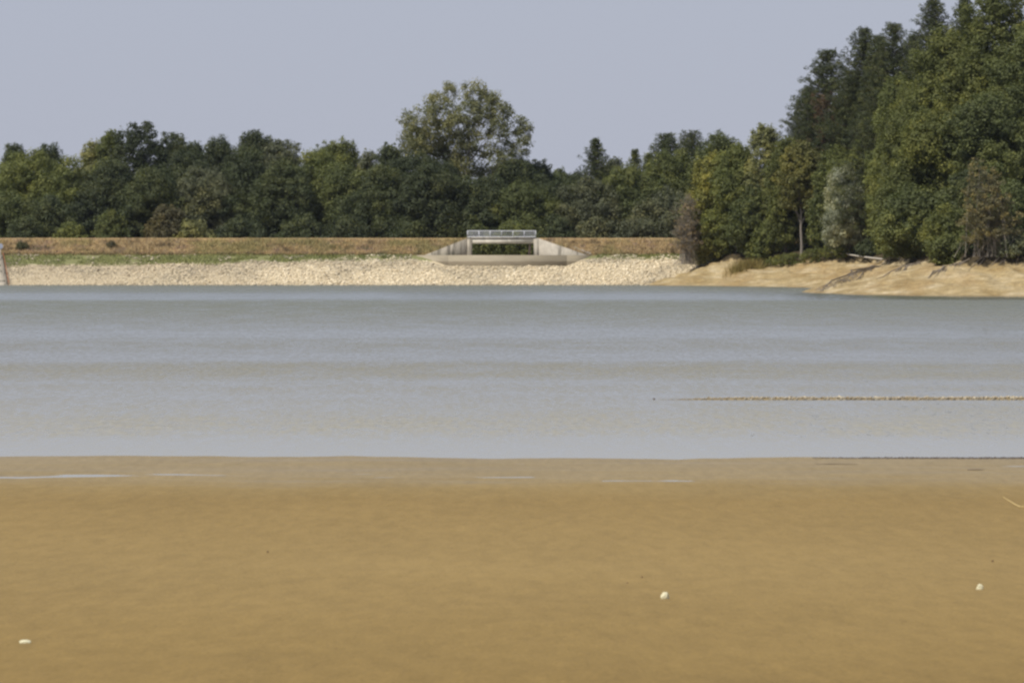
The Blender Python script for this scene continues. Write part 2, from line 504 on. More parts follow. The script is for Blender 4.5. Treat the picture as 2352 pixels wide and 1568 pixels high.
def limb_paths(acc, rng, base, top, r0, targets, trunk_to=None, n=7):
    base = np.asarray(base, float); top = np.asarray(top, float)
    k = 7
    ts = np.linspace(0, 1, k)
    wob = rng.normal(size=(k, 3)) * 0.012 * np.linalg.norm(top - base); wob[0] = 0; wob[:, 2] = 0
    tr = base + (top - base) * ts[:, None] + wob
    acc.tube(tr, r0 * (1 - 0.85 * ts), n)
    for t in targets:
        t = np.asarray(t, float)
        h = np.clip((t[2] - base[2]) / max(0.1, top[2] - base[2]) - 0.22, 0.12, 0.85)
        s = base + (top - base) * h
        mid = (s + t) / 2 + np.array([0, 0, 0.12 * np.linalg.norm(t - s)]) + rng.normal(size=3) * 0.15
        rr = r0 * (1 - 0.8 * h) * 0.5
        acc.tube([s, (s + mid) / 2, mid, t], [rr, rr * 0.8, rr * 0.55, rr * 0.15], 5)


def crown_profile(t):
    u = (t - 0.40) / (0.66 if t > 0.40 else 0.62)
    return max(0.14, max(0.0, 1 - abs(u) ** 2.2) ** 0.6)


def broad_tree(seed, name, label, cx, top, w, Y, color, ground, low=0.08, group=None, cat='tree', leaf=0.30, dens=1.0, lobes_px=None, depth=None,
               bark='bark', spiky=0.0, sparse=1.0, trunk_px=None, lean=0.0, droop=0.0, squash=0.8, pr_scale=1.0, wide=1.35):
    rng = np.random.RandomState(seed)
    X = PX(cx, Y)
    H = PZ(top, Y) - ground
    W = w / F * Y * (1.0 if lobes_px else wide)
    root = empty(name, (X, Y, ground), label, cat, group)
    D = depth or W * 0.85
    lobes = []
    if lobes_px:
        for (lx, ly, lw, lh) in lobes_px:
            rx = lw * 0.58 / F * Y; rz = lh * 0.58 / F * Y
            lobes.append((PX(lx, Y) - X, rng.uniform(-0.35, 0.35) * D, PZ(ly, Y) - ground, rx, (rx + rz) / 2 * 0.9, rz))
    else:
        h0 = H * low
        nl = int(np.clip(20 * ((H - h0) / max(W, 1.0)) ** 0.6, 14, 40))
        for i in range(nl):
            t = (i + rng.rand()) / nl
            prof = crown_profile(t)
            lr = W * (0.13 + 0.11 * rng.rand()) * (0.75 + 0.25 * prof)
            a = i * 2.4 + rng.normal() * 0.5
            rad = max(0, W / 2 * prof - lr * 0.75) * (0.62 + 0.38 * rng.rand()) if i < nl - 1 else W * 0.08 * rng.rand()
            z = h0 + lr * 0.6 + (H - h0 - lr * 1.35) * t + rng.normal() * 0.03 * H * (1 - t)
            lobes.append((rad * math.cos(a) + lean * t * H, rad * math.sin(a) * D / W, z, lr, lr, lr * (0.8 + 0.35 * rng.rand())))
        # a filled heart so that the crown is not see-through
        for t in np.linspace(0.15, 0.8, 4):
            prof = crown_profile(t)
            lobes.append((lean * t * H, 0, h0 + (H - h0) * t, W * 0.29 * prof, D * 0.29 * prof, (H - h0) * 0.15))
    pr = np.clip(W * 0.075, 0.42, 0.85) * pr_scale
    cs, rs, tn = puffs_on_lobes(rng, lobes, 0.62 / pr ** 2 * dens * sparse * 0.62, pr)
    if spiky:
        tp = cs[cs[:, 2] > np.percentile(cs[:, 2], 80)]
        pick = tp[rng.randint(len(tp), size=int(len(tp) * spiky))]
        ex = pick + np.array([0, 0, 1]) * (pr * (0.7 + 1.1 * rng.rand(len(pick))))[:, None]
        ex = ex[ex[:, 2] < H * 1.02]
        cs = np.vstack([cs, ex]); rs = np.concatenate([rs, np.full(len(ex), pr * 0.5)]); tn = np.concatenate([tn, 0.3 + 0.4 * rng.rand(len(ex))])
    ok = cs[:, 2] > 0.15
    cs, rs, tn = cs[ok], rs[ok], tn[ok]
    per = 30 * (pr / 0.6) ** 2 * (0.30 / leaf) ** 2 * dens
    build_crown('crown', [leaf_cloud(rng, cs, rs, per, leaf, squash=squash, droop=droop, tint=tn)], root, color)
    acc = Acc()
    tx = (PX(trunk_px, Y) - X) if trunk_px else 0.0
    tg = [l[:3] for l in lobes if rng.rand() < 0.75][:14]
    limb_paths(acc, rng, (tx, 0, -0.4), (tx + lean * H * 0.8, 0, H * 0.84), max(0.13, H * 0.015), tg)
    acc.build('trunk', M[bark], root, smooth=True)
    return root


def pine_tree(seed, name, label, cx, top, w, Y, color, ground, low=0.12, group=None, shape=0.75, gap=0.62, dead=None, base_y=None):
    rng = np.random.RandomState(seed)
    X = PX(cx, Y); H = PZ(top, Y) - ground; W = w / F * Y * 1.35
    root = empty(name, (X, Y, ground), label, 'pine', group)
    acc = Acc()
    zz = np.linspace(-0.4, H * 0.985, 9)
    acc.tube(np.stack([rng.normal(size=9) * 0.06, rng.normal(size=9) * 0.06, zz], 1), np.maximum(0.03, H * 0.014 * (1 - zz.clip(0) / H)), 7)
    cs = []; rs = []; dc = []; dr = []
    z = H * low
    while z < H - 0.3:
        t = (z - H * low) / (H * (1 - low))
        Rm = W / 2 * (1 - t) ** shape * (0.75 + 0.5 * rng.rand()) + 0.18
        if t < 0.15: Rm *= 0.75 + 1.5 * t
        nb = rng.randint(7, 10)
        a0 = rng.rand() * 6.28
        for j in range(nb):
            a = a0 + j * 6.283 / nb + rng.normal() * 0.25
            Rb = min(Rm * (0.65 + 0.5 * rng.rand()), W / 2 * (1 - t) ** shape * 1.02 + 0.25)
            rise = 0.10 + 0.35 * t
            e = np.array([math.cos(a) * Rb, math.sin(a) * Rb, z + rise * Rb + 0.25])
            s = np.array([0, 0, z])
            acc.tube([s, (s + e) / 2 - np.array([0, 0, 0.06 * Rb]), e], [0.05 + 0.012 * Rb, 0.04, 0.012], 4)
            m = max(2, int(Rb / 0.5))
            for q in range(m):
                u = (q + 1.0) / m
                if u < 0.22: continue
                p = s + (e - s) * u + np.array([0, 0, -0.06 * Rb * math.sin(math.pi * u)])
                jit = rng.normal(size=3) * np.array([0.22, 0.22, 0.08]) * (0.5 + Rb * 0.25)
                is_dead = dead and dead[0] < (p + jit)[2] / H < dead[1] and math.cos(a - dead[2]) > 0.35
                (dc if is_dead else cs).append(p + jit)
                (dr if is_dead else rs).append((0.46 + 0.26 * rng.rand()) * (1.0 - 0.35 * t))
        z += gap * (0.75 + 0.5 * rng.rand()) * (1.0 - 0.35 * t)
    for q in range(5):
        cs.append(np.array([0, 0, H - 0.05 - q * 0.25])); rs.append(0.16 + 0.05 * q)
    def needles(c, r): return leaf_cloud(rng, c, r, 30, 0.36, squash=0.6, out=0.35, width=0.26, up=0.8)
    build_crown('crown', [needles(cs, rs)], root, color)
    if dc:
        o = build_crown('crown', [needles(dc, dr)], root, (0.125, 0.09, 0.06)); o.name = 'dead_branch'
        o['label'] = 'reddish brown dead branches'
    acc.build('trunk', M['bark'], root, smooth=True)
    return root


def bare_bush(seed, name, label, cx, top, w, Y, ground, mat, leafcol=None, n=120, group=None, cat='bush', r=0.022, lean=(0, 0), leafper=10, leaf=0.22, spread=0.35):
    rng = np.random.RandomState(seed)
    X = PX(cx, Y); H = PZ(top, Y) - ground; W = w / F * Y
    root = empty(name, (X, Y, ground), label, cat, group)
    acc = Acc(); tips = []
    for i in range(n):
        a = rng.rand() * 6.283; u = rng.rand() ** 0.6
        h = H * (0.25 + 0.75 * rng.rand()) * (1 - spread * 0.6 * u * u)
        b0 = np.array([rng.normal() * 0.12 * W * (1 + spread), rng.normal() * 0.12 * W, -0.1])
        e = np.array([math.cos(a) * u * W / 2 + lean[0] * h, math.sin(a) * u * W / 2 + lean[1] * h, h])
        mid = b0 * 0.4 + e * 0.6 + np.array([0, 0, 0.12 * H]) * rng.rand() + rng.normal(size=3) * 0.15
        q = b0 * 0.75 + e * 0.25 + np.array([0, 0, 0.1 * h])
        rr = r * (0.7 + 0.8 * rng.rand())
        acc.tube([b0, q, mid, e], [rr * 2.2, rr * 1.6, rr, rr * 0.4], 4)
        tips += [mid, e]
        for k in range(5):
            s = mid + (e - mid) * rng.rand()
            d = unit(rng, 1)[0]; d[2] = abs(d[2]) * 0.6
            L = 0.4 + 0.9 * rng.rand()
            acc.tube([s, s + d * L * 0.5 + rng.normal(size=3) * 0.05, s + d * L], [rr * 0.6, rr * 0.45, rr * 0.2], 3)
            tips.append(s + d * L)
    acc.build('branches', mat, root, smooth=True)
    if leafcol:
        tips = np.array(tips)
        build_crown('foliage', [leaf_cloud(rng, tips, np.full(len(tips), 0.32), leafper, leaf, out=0.3)], root, leafcol)
    return root


def rocks(rng, n, pos, size, flat=0.5):
    """low blocky stones: returns verts, tris, per-vertex random"""
    ph = (1 + 5 ** 0.5) / 2
    ico = np.array([(-1, ph, 0), (1, ph, 0), (-1, -ph, 0), (1, -ph, 0), (0, -1, ph), (0, 1, ph), (0, -1, -ph), (0, 1, -ph), (ph, 0, -1), (ph, 0, 1), (-ph, 0, -1), (-ph, 0, 1)], float)
    ico /= np.linalg.norm(ico[0])
    tri = np.array([(0, 11, 5), (0, 5, 1), (0, 1, 7), (0, 7, 10), (0, 10, 11), (1, 5, 9), (5, 11, 4), (11, 10, 2), (10, 7, 6), (7, 1, 8), (3, 9, 4), (3, 4, 2), (3, 2, 6), (3, 6, 8), (3, 8, 9), (4, 9, 5), (2, 4, 11), (6, 2, 10), (8, 6, 7), (9, 8, 1)])
    v = ico[None] * (1 + 0.28 * rng.normal(size=(n, 12, 1)).clip(-1.6, 1.6))
    sc = np.stack([0.7 + 0.7 * rng.rand(n), 0.7 + 0.5 * rng.rand(n), flat * (0.6 + 0.7 * rng.rand(n))], 1) * np.asarray(size)[:, None] * 0.5
    v = v * sc[:, None, :]
    a = rng.rand(n) * 6.283; ti = rng.normal(size=(n, 2)) * 0.3
    ca, sa = np.cos(a), np.sin(a)
    x = v[..., 0] * ca[:, None] - v[..., 1] * sa[:, None]; y = v[..., 0] * sa[:, None] + v[..., 1] * ca[:, None]; z = v[..., 2]
    z = z + x * ti[:, :1] + y * ti[:, 1:]
    v = np.stack([x, y, z], -1) + np.asarray(pos)[:, None, :]
    f = (tri[None] + (np.arange(n) * 12)[:, None, None]).reshape(-1, 3)
    return v.reshape(-1, 3), f, np.repeat(rng.rand(n), 12)


def blades(rng, pos, h, wd, lean=0.35):
    """single grass blades (thin bent triangles pairs)"""
    n = len(pos)
    a = rng.rand(n) * 6.283
    s = np.stack([np.cos(a), np.sin(a), np.zeros(n)], 1) * (wd * (0.6 + 0.8 * rng.rand(n)))[:, None]
    L = (h * (0.5 + 0.9 * rng.rand(n)))
    d = rng.normal(size=(n, 3)) * lean; d[:, 2] = 1
    d /= np.linalg.norm(d, axis=1)[:, None]
    tip = pos + d * L[:, None]
    mid = pos + d * (L * 0.5)[:, None]
    v = np.stack([pos - s, pos + s, mid + s * 0.7, tip, mid - s * 0.7], 1).reshape(-1, 3)
    i = np.arange(n)[:, None] * 5
    q = i + np.array([[0, 1, 2, 4]]); t = i + np.array([[4, 2, 3]])
    return v, [q, t], np.repeat(rng.rand(n), 5)


# ------------------------------------------------------------------ terrain functions
DAM0, SLOPE, CREST = 679.0, 0.4, 6.98
XC = PX(1154, 694)
def notch_half(Y): return np.where(Y > 693.5, 4.95, 5.72 + (693.5 - Y) * 1.9)
def dam_z(X, Y):
    up = (Y - DAM0) * SLOPE
    dn = CREST - (Y - 701.5) * 0.45
    z = np.minimum(np.minimum(up, CREST), np.maximum(dn, 1.2))
    z = z + 0.10 * fbm(X * 0.5, Y * 0.5, 4) * sstep(-0.5, 0.5, z) * (1 - 0.8 * sstep(6.5, 6.95, z))
    z = np.maximum(z, -3.0)
    inn = (np.abs(X - XC) < notch_half(Y)) & (Y > 688.4)
    fl = np.where(Y > 700, np.maximum(4.2 - (Y - 700) * 0.45, 1.0), 4.2)
    # the basin wall holds the ground at its front
    return np.where(inn, np.minimum(z, fl), z)


SHORE = [(18, 690), (20, 676), (22, 671), (27, 666.5), (32.5, 655), (37.5, 645), (40.5, 634), (41, 620), (40, 604), (38, 588), (36.2, 572), (35.4, 560), (36, 553.5), (38.2, 535), (41.5, 524), (47.5, 516.5), (56.5, 508.5), (75, 498), (110, 482), (160, 462)]
_poly = np.array(SHORE + [(400, 462), (400, 900), (18, 900)], float)
def land_dist(X, Y):
    shp = X.shape
    x = X.ravel() + 1.1 * fbm(X.ravel() * 0.16, Y.ravel() * 0.16, 4); y = Y.ravel() + 1.6 * fbm(X.ravel() * 0.14 + 40, Y.ravel() * 0.14, 4)
    dmin = np.full(x.shape, 1e9)
    for (a, b) in zip(SHORE[:-1], SHORE[1:]):
        ax, ay = a; bx, by = b
        dx, dy = bx - ax, by - ay
        t = np.clip(((x - ax) * dx + (y - ay) * dy) / (dx * dx + dy * dy), 0, 1)
        dmin = np.minimum(dmin, np.hypot(x - ax - t * dx, y - ay - t * dy))
    ins = np.zeros(x.shape, bool)
    j = len(_poly) - 1
    for i in range(len(_poly)):
        xi, yi = _poly[i]; xj, yj = _poly[j]
        c = ((yi > y) != (yj > y)) & (x < (xj - xi) * (y - yi) / (yj - yi + 1e-12) + xi)
        ins ^= c
        j = i
    return np.where(ins, dmin, -dmin).reshape(shp)
def bank_z(X, Y):
    X = np.asarray(X, float); Y = np.asarray(Y, float)
    d = land_dist(X, Y)
    prof = np.where(d < 0, d * 0.25, np.where(d < 12.5, d * 0.295, 3.69 + (d - 12.5) * 0.12))
    prof = prof + 0.95 * sstep(11.8, 13.0, d)
    gul = fbm((X + Y * 0.35) * 0.55, (Y - X) * 0.05, 4)
    prof = prof + gul * 0.85 * sstep(1, 7, d) * (1 - 0.5 * sstep(14, 22, d))
    prof = prof + 0.16 * fbm(X * 0.9, Y * 0.9, 4) * sstep(0.2, 3, d)
    prof = prof + 0.075 * np.sin(prof * 8.5 + 2.5 * fbm(X * 0.12, Y * 0.12, 3)) * sstep(0.3, 1.0, prof) * (1 - sstep(3.4, 4.0, prof))
    return np.clip(prof, -3, 15)
def gz(X, Y): return float(bank_z(np.array([X]), np.array([Y]))[0])


def beach_z(X, Y):
    d = 112.0 - Y + 2.2 * fbm(X * 0.22, Y * 0.02, 5)
    z = np.where(d < 0, d * 0.02, np.where(d < 2, d * 0.011, 0.022 + np.maximum(0, d - 2) * 0.0004))
    z = z + 0.00032 * np.maximum(d - 12.5, 0) ** 2 + 0.006 * np.maximum(d - 11.5, 0)
    plate = sstep(1.0, 3.0, d) * (1 - sstep(12, 15, d))
    z = z + 0.046 * fbm(X * 0.32, Y * 0.95, 4) * plate
    left = 1 - sstep(-4, 8, X)
    sw = d - 10.9 + 1.3 * fbm(X * 0.13, X * 0.0 + 2.5, 4)
    z = z - 0.036 * np.exp(-(sw / 0.65) ** 2) * (0.35 + 0.65 * left) * (0.75 + 0.9 * fbm(X * 0.4, Y * 0.3, 3))
    z = z + 0.012 * fbm(X * 0.8, Y * 0.4, 4) * sstep(12, 18, d)
    z = np.maximum(z, -3.0)
    # gravel spit rising from the shallows
    sx = sstep(3.0, 8.0, X)
    spit = -0.05 + 0.115 * sx + 0.02 * fbm(X * 0.9, Y * 0.5, 3)
    w = np.exp(-((Y - 155.3 - 0.01 * X) / 0.95) ** 2)
    return np.maximum(z, -0.8 + (spit + 0.8) * w)
def beach_at(x, y):
    """point of the mud seen at (x, y) of the 2352 px frame"""
    lo, hi = 15.0, 118.0
    for i in range(50):
        Y = (lo + hi) / 2
        z = float(beach_z(np.array([PX(x, Y)]), np.array([Y]))[0])
        if PZ(y, Y) > z: lo = Y
        else: hi = Y
    Y = (lo + hi) / 2
    return np.array([PX(x, Y), Y, z])


# ------------------------------------------------------------------ ground, water
def spaced(segs):
    out = []
    for a, b, s in segs: out.append(np.arange(a, b, s))
    out.append(np.array([segs[-1][1]]))
    return np.concatenate(out)

g = mesh_np('ground', [(-1500, -300, -6), (1500, -300, -6), (1500, 1500, -6), (-1500, 1500, -6)], np.array([[0, 1, 2, 3]]), M['soil']); tag(g, kind='structure')
o = grid_mesh('beach', spaced([(-300, -30, 6), (-30, 30, 0.16), (30, 300, 6)]), spaced([(-60, 10, 2), (10, 95, 0.2), (95, 116, 0.12), (116, 150, 1.0), (150, 161, 0.15), (161, 200, 4)]), beach_z, M['mud'])
tag(o, kind='structure')
o = mesh_np('water', [(-700, 60, 0), (700, 60, 0), (700, 702, 0), (-700, 702, 0)], np.array([[0, 1, 2, 3]]), M['water']); tag(o, kind='structure')
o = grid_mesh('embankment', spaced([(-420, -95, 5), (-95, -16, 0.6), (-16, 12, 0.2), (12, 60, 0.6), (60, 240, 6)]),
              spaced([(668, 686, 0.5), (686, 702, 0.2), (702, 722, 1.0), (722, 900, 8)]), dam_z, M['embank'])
tag(o, kind='structure')
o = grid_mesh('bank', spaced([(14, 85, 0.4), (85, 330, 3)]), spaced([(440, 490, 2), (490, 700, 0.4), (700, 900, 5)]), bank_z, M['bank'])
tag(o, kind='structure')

# ------------------------------------------------------------------ stuff on the dam
rng = np.random.RandomState(11)
def dam_scatter(n, x0, x1, z0f, z1f):
    X = x0 + (x1 - x0) * rng.rand(n)
    z0 = z0f(X) if callable(z0f) else z0f
    z1 = z1f(X) if callable(z1f) else z1f
    z = z0 + (z1 - z0) * rng.rand(n)
    Y = DAM0 + z / SLOPE
    Z = dam_z(X, Y)
    return np.stack([X, Y, Z], 1)
def not_basin(P, m=0.0):
    xl = PX(950, 690) - 0.4; xr = PX(1365, 690) + 0.4
    return ~((P[:, 0] > xl) & (P[:, 0] < xr) & (P[:, 1] > 686.0 - m + np.maximum(0, np.abs(P[:, 0] - XC) - 9.0) * 0.65))
zhi = lambda X: 2.95 + 1.25 * sstep(-62, -8, X) + 0.5 * fbm(X * 0.25, X * 0, 3)
P1 = dam_scatter(27000, -92, 33, -0.25, zhi)
P1 = P1[not_basin(P1)]
sz = np.where(rng.rand(len(P1)) < sstep(-75, -20, P1[:, 0]), 0.14 + 0.36 * rng.rand(len(P1)) ** 2.6, 0.10 + 0.14 * rng.rand(len(P1)))
v, f, rn = rocks(rng, len(P1), P1 + np.array([0, 0, 0.03]), sz)
P2 = dam_scatter(2600, -92, 33, 3.0, 4.38); P2 = P2[not_basin(P2)]
P2 = P2[fbm(P2[:, 0] * 0.35, P2[:, 1] * 0.9, 4) > 0.22 - 0.3 * sstep(-45, -5, P2[:, 0])]
v2, f2, rn2 = rocks(rng, len(P2), P2 + np.array([0, 0, 0.09]), 0.16 + 0.3 * rng.rand(len(P2)) ** 2)
o = mesh_np('riprap', np.vstack([v, v2]), np.vstack([f, f2 + len(v)]), M['riprap'], attrs={'rnd': np.concatenate([rn, 0.5 + 0.5 * rn2])})
tag(o, 'pale cream limestone rubble covering the lower face of the dam above the water', 'riprap', kind='stuff')

P = dam_scatter(52000, -92, 30, 4.42, 7.03); P = P[~((np.abs(P[:, 0] - XC) < notch_half(P[:, 1]) + 0.25) & (P[:, 1] > 688.4))]
Pc = np.stack([-92 + 122 * rng.rand(9000), 696.2 + 5.5 * rng.rand(9000), np.full(9000, CREST - 0.03)], 1)
Pc = Pc[np.abs(Pc[:, 0] - XC) > 5.2]
hgt = (0.28 + 0.35 * np.clip(fbm(P[:, 0] * 0.3, P[:, 2] * 0.8, 3) + 0.3, 0, 1)) * (1 - 0.75 * sstep(6.4, 6.95, P[:, 2]))
v, f, rn = blades(rng, np.vstack([P, Pc]), np.concatenate([hgt, np.full(len(Pc), 0.07)]), 0.035)
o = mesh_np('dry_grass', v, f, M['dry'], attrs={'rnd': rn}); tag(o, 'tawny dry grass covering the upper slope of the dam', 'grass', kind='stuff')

zlo = lambda X: 2.85 + 0.95 * sstep(-70, 0, X) + 0.5 * fbm(X * 0.25 + 3, X * 0, 3)
P = dam_scatter(34000, -92, 31, zlo, 4.5); P = P[not_basin(P, 0.5)]
P = P[fbm(P[:, 0] * 0.35, P[:, 2] * 1.5, 3) > -0.34]
v, f, rn = blades(rng, P, np.full(len(P), 0.22), 0.05, 0.6)
o = mesh_np('green_weeds', v, f, M['weed'], attrs={'rnd': rn}); tag(o, 'band of low green weeds between the pale rubble and the dry grass of the dam', 'weeds', kind='stuff')

# ------------------------------------------------------------------ spillway with its bridge
YB = 693.4
def bx(x): return PX(x, YB)
root = empty('spillway_bridge', (XC, YB, 4.4), 'small concrete spillway bridge with pale grey railing in the middle of the dam', 'bridge')
off = (XC, YB, 4.4)
xl, xr = bx(1084), bx(1226)
a = Acc(); a.box(xl - 0.05, xr + 0.05, YB + 0.10, YB + 5.0, 6.15, 6.96); a.build('deck', M['deck'], root, off=off)
a = Acc(); a.box(bx(1072), bx(1232), YB - 0.05, YB + 5.1, 6.962, 7.10); a.build('kerb', M['concrete'], root, off=off)
def abutment(x0, x1, mat):
    a = Acc(); a.box(x0, x1, YB, YB + 5.0, 2.5, 6.955); o = a.build('abutment', mat, root, off=off); return o
abutment(xl - 0.75, xl, M['concrete']); abutment(xr, xr + 0.75, M['concrete_pale'])
def wing(xa, xb, yb, mat, s):
    """retaining wall from the abutment down the slope, top follows the bank"""
    a = Acc()
    th = 0.45
    x0, x1 = xa, xb
    a.hexa([(x0, YB - 0.003, 2.5), (x1, yb, 2.5), (x1 + s * 0.1, yb + th, 2.5), (x0, YB + th, 2.5),
            (x0, YB - 0.003, 6.93), (x1, yb, 4.44), (x1 + s * 0.1, yb + th, 4.44), (x0, YB + th, 6.93)] if s > 0 else
           [(x1, yb, 2.5), (x0, YB - 0.003, 2.5), (x0, YB + th, 2.5), (x1 + s * 0.1, yb + th, 2.5),
            (x1, yb, 4.44), (x0, YB - 0.003, 6.93), (x0, YB + th, 6.93), (x1 + s * 0.1, yb + th, 4.44)])
    return a.build('wing_wall', mat, root, off=off)
o = wing(xl - 0.752, PX(977, 689.6), 689.6, M['concrete'], -1); o['label'] = 'stained grey wing wall'
o = wing(xr + 0.752, PX(1347, 689.6), 689.6, M['concrete_pale'], 1); o['label'] = 'pale wing wall streaked from its top edge'
# basin wall in front: front face and two returning ends, floor slab on top
fx0, fx1 = PX(1030, 686), PX(1302, 686); ex0, ex1 = PX(948, 690.2), PX(1368, 690.2)
def wall_seg(p, q, name='basin_wall'):
    a = Acc()
    (x0, y0), (x1, y1) = p, q
    d = np.array([x1 - x0, y1 - y0]); n = np.array([-d[1], d[0]]) / np.linalg.norm(d) * 0.5
    a.hexa([(x0, y0, 0.8), (x1, y1, 0.8), (x1 + n[0], y1 + n[1], 0.8), (x0 + n[0], y0 + n[1], 0.8),
            (x0, y0, 4.42), (x1, y1, 4.42), (x1 + n[0], y1 + n[1], 4.42), (x0 + n[0], y0 + n[1], 4.42)])
    return a.build(name, M['sill'], root, off=off)
wall_seg((fx0, 686), (fx1, 686)); wall_seg((ex0, 690.4), (fx0 - 0.004, 686.0)); wall_seg((fx1 + 0.004, 686.0), (ex1, 690.4))
a = Acc()
a.hexa([(fx0 + 0.35, 686.503, 3.6), (fx1 - 0.35, 686.503, 3.6), (xr - 0.003, YB + 5, 3.6), (xl + 0.003, YB + 5, 3.6), (fx0 + 0.35, 686.503, 4.405), (fx1 - 0.35, 686.503, 4.405), (xr - 0.003, YB + 5, 4.405), (xl + 0.003, YB + 5, 4.405)])
a.build('apron', M['sill'], root, off=off)
a = Acc(); px0, px1 = bx(1213), bx(1218.5)
a.hexa([(px0, YB + 0.9, 4.40), (px1, YB + 0.9, 4.40), (px1, YB + 1.3, 4.40), (px0, YB + 1.3, 4.40), (px0 + 0.12, YB + 0.9, 6.148), (px1 + 0.1, YB + 0.9, 6.148), (px1 + 0.1, YB + 1.3, 6.148), (px0 + 0.12, YB + 1.3, 6.148)])
o = a.build('pillar', M['pink'], root, off=off); o['label'] = 'pinkish stained pillar inside the right of the opening'
def railing(y, lab):
    rx0, rx1 = bx(1073.5), bx(1230.5)
    zt, zb = PZ(530.3, YB), PZ(545.0, YB)
    a = Acc()
    a.tube([(rx0, y, zt), (rx1, y, zt)], [0.05, 0.05], 8); a.tube([(rx0, y, zb + 0.06), (rx1, y, zb + 0.06)], [0.045, 0.045], 8)
    n = 56
    for i in range(n + 1):
        x = rx0 + (rx1 - rx0) * i / n
        a.tube([(x, y, zb + 0.06), (x, y, zt)], [0.014, 0.014], 5)
    r = a.build('railing', M['steel'], root, off=off)
    if lab: r['label'] = lab
    for i in range(7):
        x = rx0 + (rx1 - rx0) * i / 6
        p = Acc(); p.box(x - 0.035, x + 0.035, y - 0.04, y + 0.04, 7.102, zt + 0.02)
        q = p.build('post', M['steel'], r, off=off)
    return r
railing(YB + 0.12, None); railing(YB + 4.9, None)

# pale drain channel on the slope right of the wing wall
root = empty('drain_channel', (PX(1340, 691), 691, 5.0), 'pale half round drain channel lying down the grass slope right of the spillway', 'drain')
off = (PX(1340, 691), 691, 5.0)
p0 = np.array((PX(1319, 693.0), 693.0, PZ(567.5, 693.0))); p1 = np.array((PX(1358, 690.2), 690.2, PZ(583, 690.2)))
for dz, dx in ((0.0, 0.0), (-0.18, -0.35)):
    a = Acc(); k = 9
    pts = [p0 + (p1 - p0) * i / (k - 1) + np.array([dx, 0, dz + 0.06 * math.sin(i * 2.1)]) for i in range(k)]
    a.tube(pts, [0.065] * k, 6); a.build('channel_edge', M['white_wood'], root, off=off)
a = Acc(); d = np.array([-0.17, 0.0, -0.13])
a.tube([p0 + d, (p0 + p1) / 2 + d, p1 + d], [0.14] * 3, 6); a.build('channel_bed', M['dead_wood'], root, off=off)

# steps with rusty handrail at the far left
sx = PX(8.0, 685)
root = empty('concrete_steps', (sx, 684, 2.4), 'narrow pale concrete steps with a rusty handrail running down the dam at the left edge', 'steps')
off = (sx, 684, 2.4)
a = Acc(); n = 16
for i in range(n):
    t = i / n
    y0 = 678.2 + 11.4 * t; z0 = (y0 - DAM0) * SLOPE; dz = 11.4 / n * SLOPE
    xr_ = PX(17 - 13 * t, y0) ; xl_ = xr_ - 1.5
    a.box(xl_, xr_, y0, y0 + 11.4 / n + 0.003, z0 - 0.6, z0 + dz + 0.22)
a.build('flight', M['concrete'], root, off=off)
a = Acc()
pts = []
for i in range(9):
    t = i / 8; y0 = 678.6 + 11.0 * t
    x = PX(20.5 - 13 * t, y0); z = (y0 - DAM0) * SLOPE + 0.55
    pts.append((x, y0, z))
    a.tube([(x, y0, z - 0.7), (x, y0, z)], [0.05, 0.05], 6)
a.tube(pts, [0.055] * 9, 6)
a.build('handrail', M['rust'], root, off=off)
root = empty('sign_post', (PX(1, 690), 690, 4.5), 'blue grey round plate on a post at the top of the left edge steps', 'sign')
a = Acc(); a.tube([(0, 0, -0.3), (0, 0, 1.55)], [0.05, 0.05], 8); a.build('post', M['steel'], root)
a = Acc(); a.tube([(0, -0.10, 1.25), (0, -0.06, 1.25)], [0.42, 0.42], 20); a.build('plate', M['plate'], root)

# ------------------------------------------------------------------ gravel spit, foreground debris
n = 5200
X = 3.6 + 18.4 * rng.rand(n) ** 0.85
Y = 155.3 + 0.01 * X + rng.normal(size=n) * 0.5
Z = beach_z(X, Y)
ok = Z > -0.03
X, Y, Z = X[ok], Y[ok], Z[ok]
v, f, rn = rocks(rng, len(X), np.stack([X, Y, Z + 0.015], 1), 0.03 + 0.10 * rng.rand(len(X)) ** 1.6 * sstep(3.5, 10, X))
o = mesh_np('gravel', v, f, M['gravel'], attrs={'rnd': rn}); tag(o, 'thin spit of ochre gravel just breaking the water surface on the right', 'gravel', kind='stuff')

def stone(name, label, x, y, w, h, mat, seed, cat='stone', group=None):
    p = beach_at(x, y)
    r = np.random.RandomState(seed)
    import bmesh
    bm = bmesh.new(); bmesh.ops.create_icosphere(bm, subdivisions=3, radius=0.5)
    W = w / F * p[1]; Hh = h / F * p[1]
    pl = unit(r, 7); pl[:, 2] = np.abs(pl[:, 2]) * 0.7
    for vv in bm.verts:
        c = np.array(vv.co)
        for q in pl:
            dd = c @ q - 0.36
            if dd > 0: c = c - q * dd * 0.9
        c = c * (1 + 0.05 * r.normal())
        vv.co = c * np.array([W, W * 0.8, Hh * 1.25])
    me = bpy.data.meshes.new(name); bm.to_mesh(me); bm.free(); me.materials.append(mat)
    o = bpy.data.objects.new(name, me); COL.objects.link(o)
    o.location = p + np.array([0, 0, Hh * 0.34]); o.rotation_euler = (0, 0, r.rand() * 0.5)
    return tag(o, label, cat, group)
stone('pale_stone', 'white angular stone lying right of centre on the tan mud in the foreground', 1528, 1376, 21, 17, M['pale_stone'], 1)
stone('pale_stone', 'small whitish square stone on the mud near the right edge', 2252, 1354, 17, 13, M['pale_stone'], 5)
stone('pale_stone', 'flat pale stone half sunk in the mud at the lower left corner', 56, 1477, 31, 8, M['pale_stone'], 3)
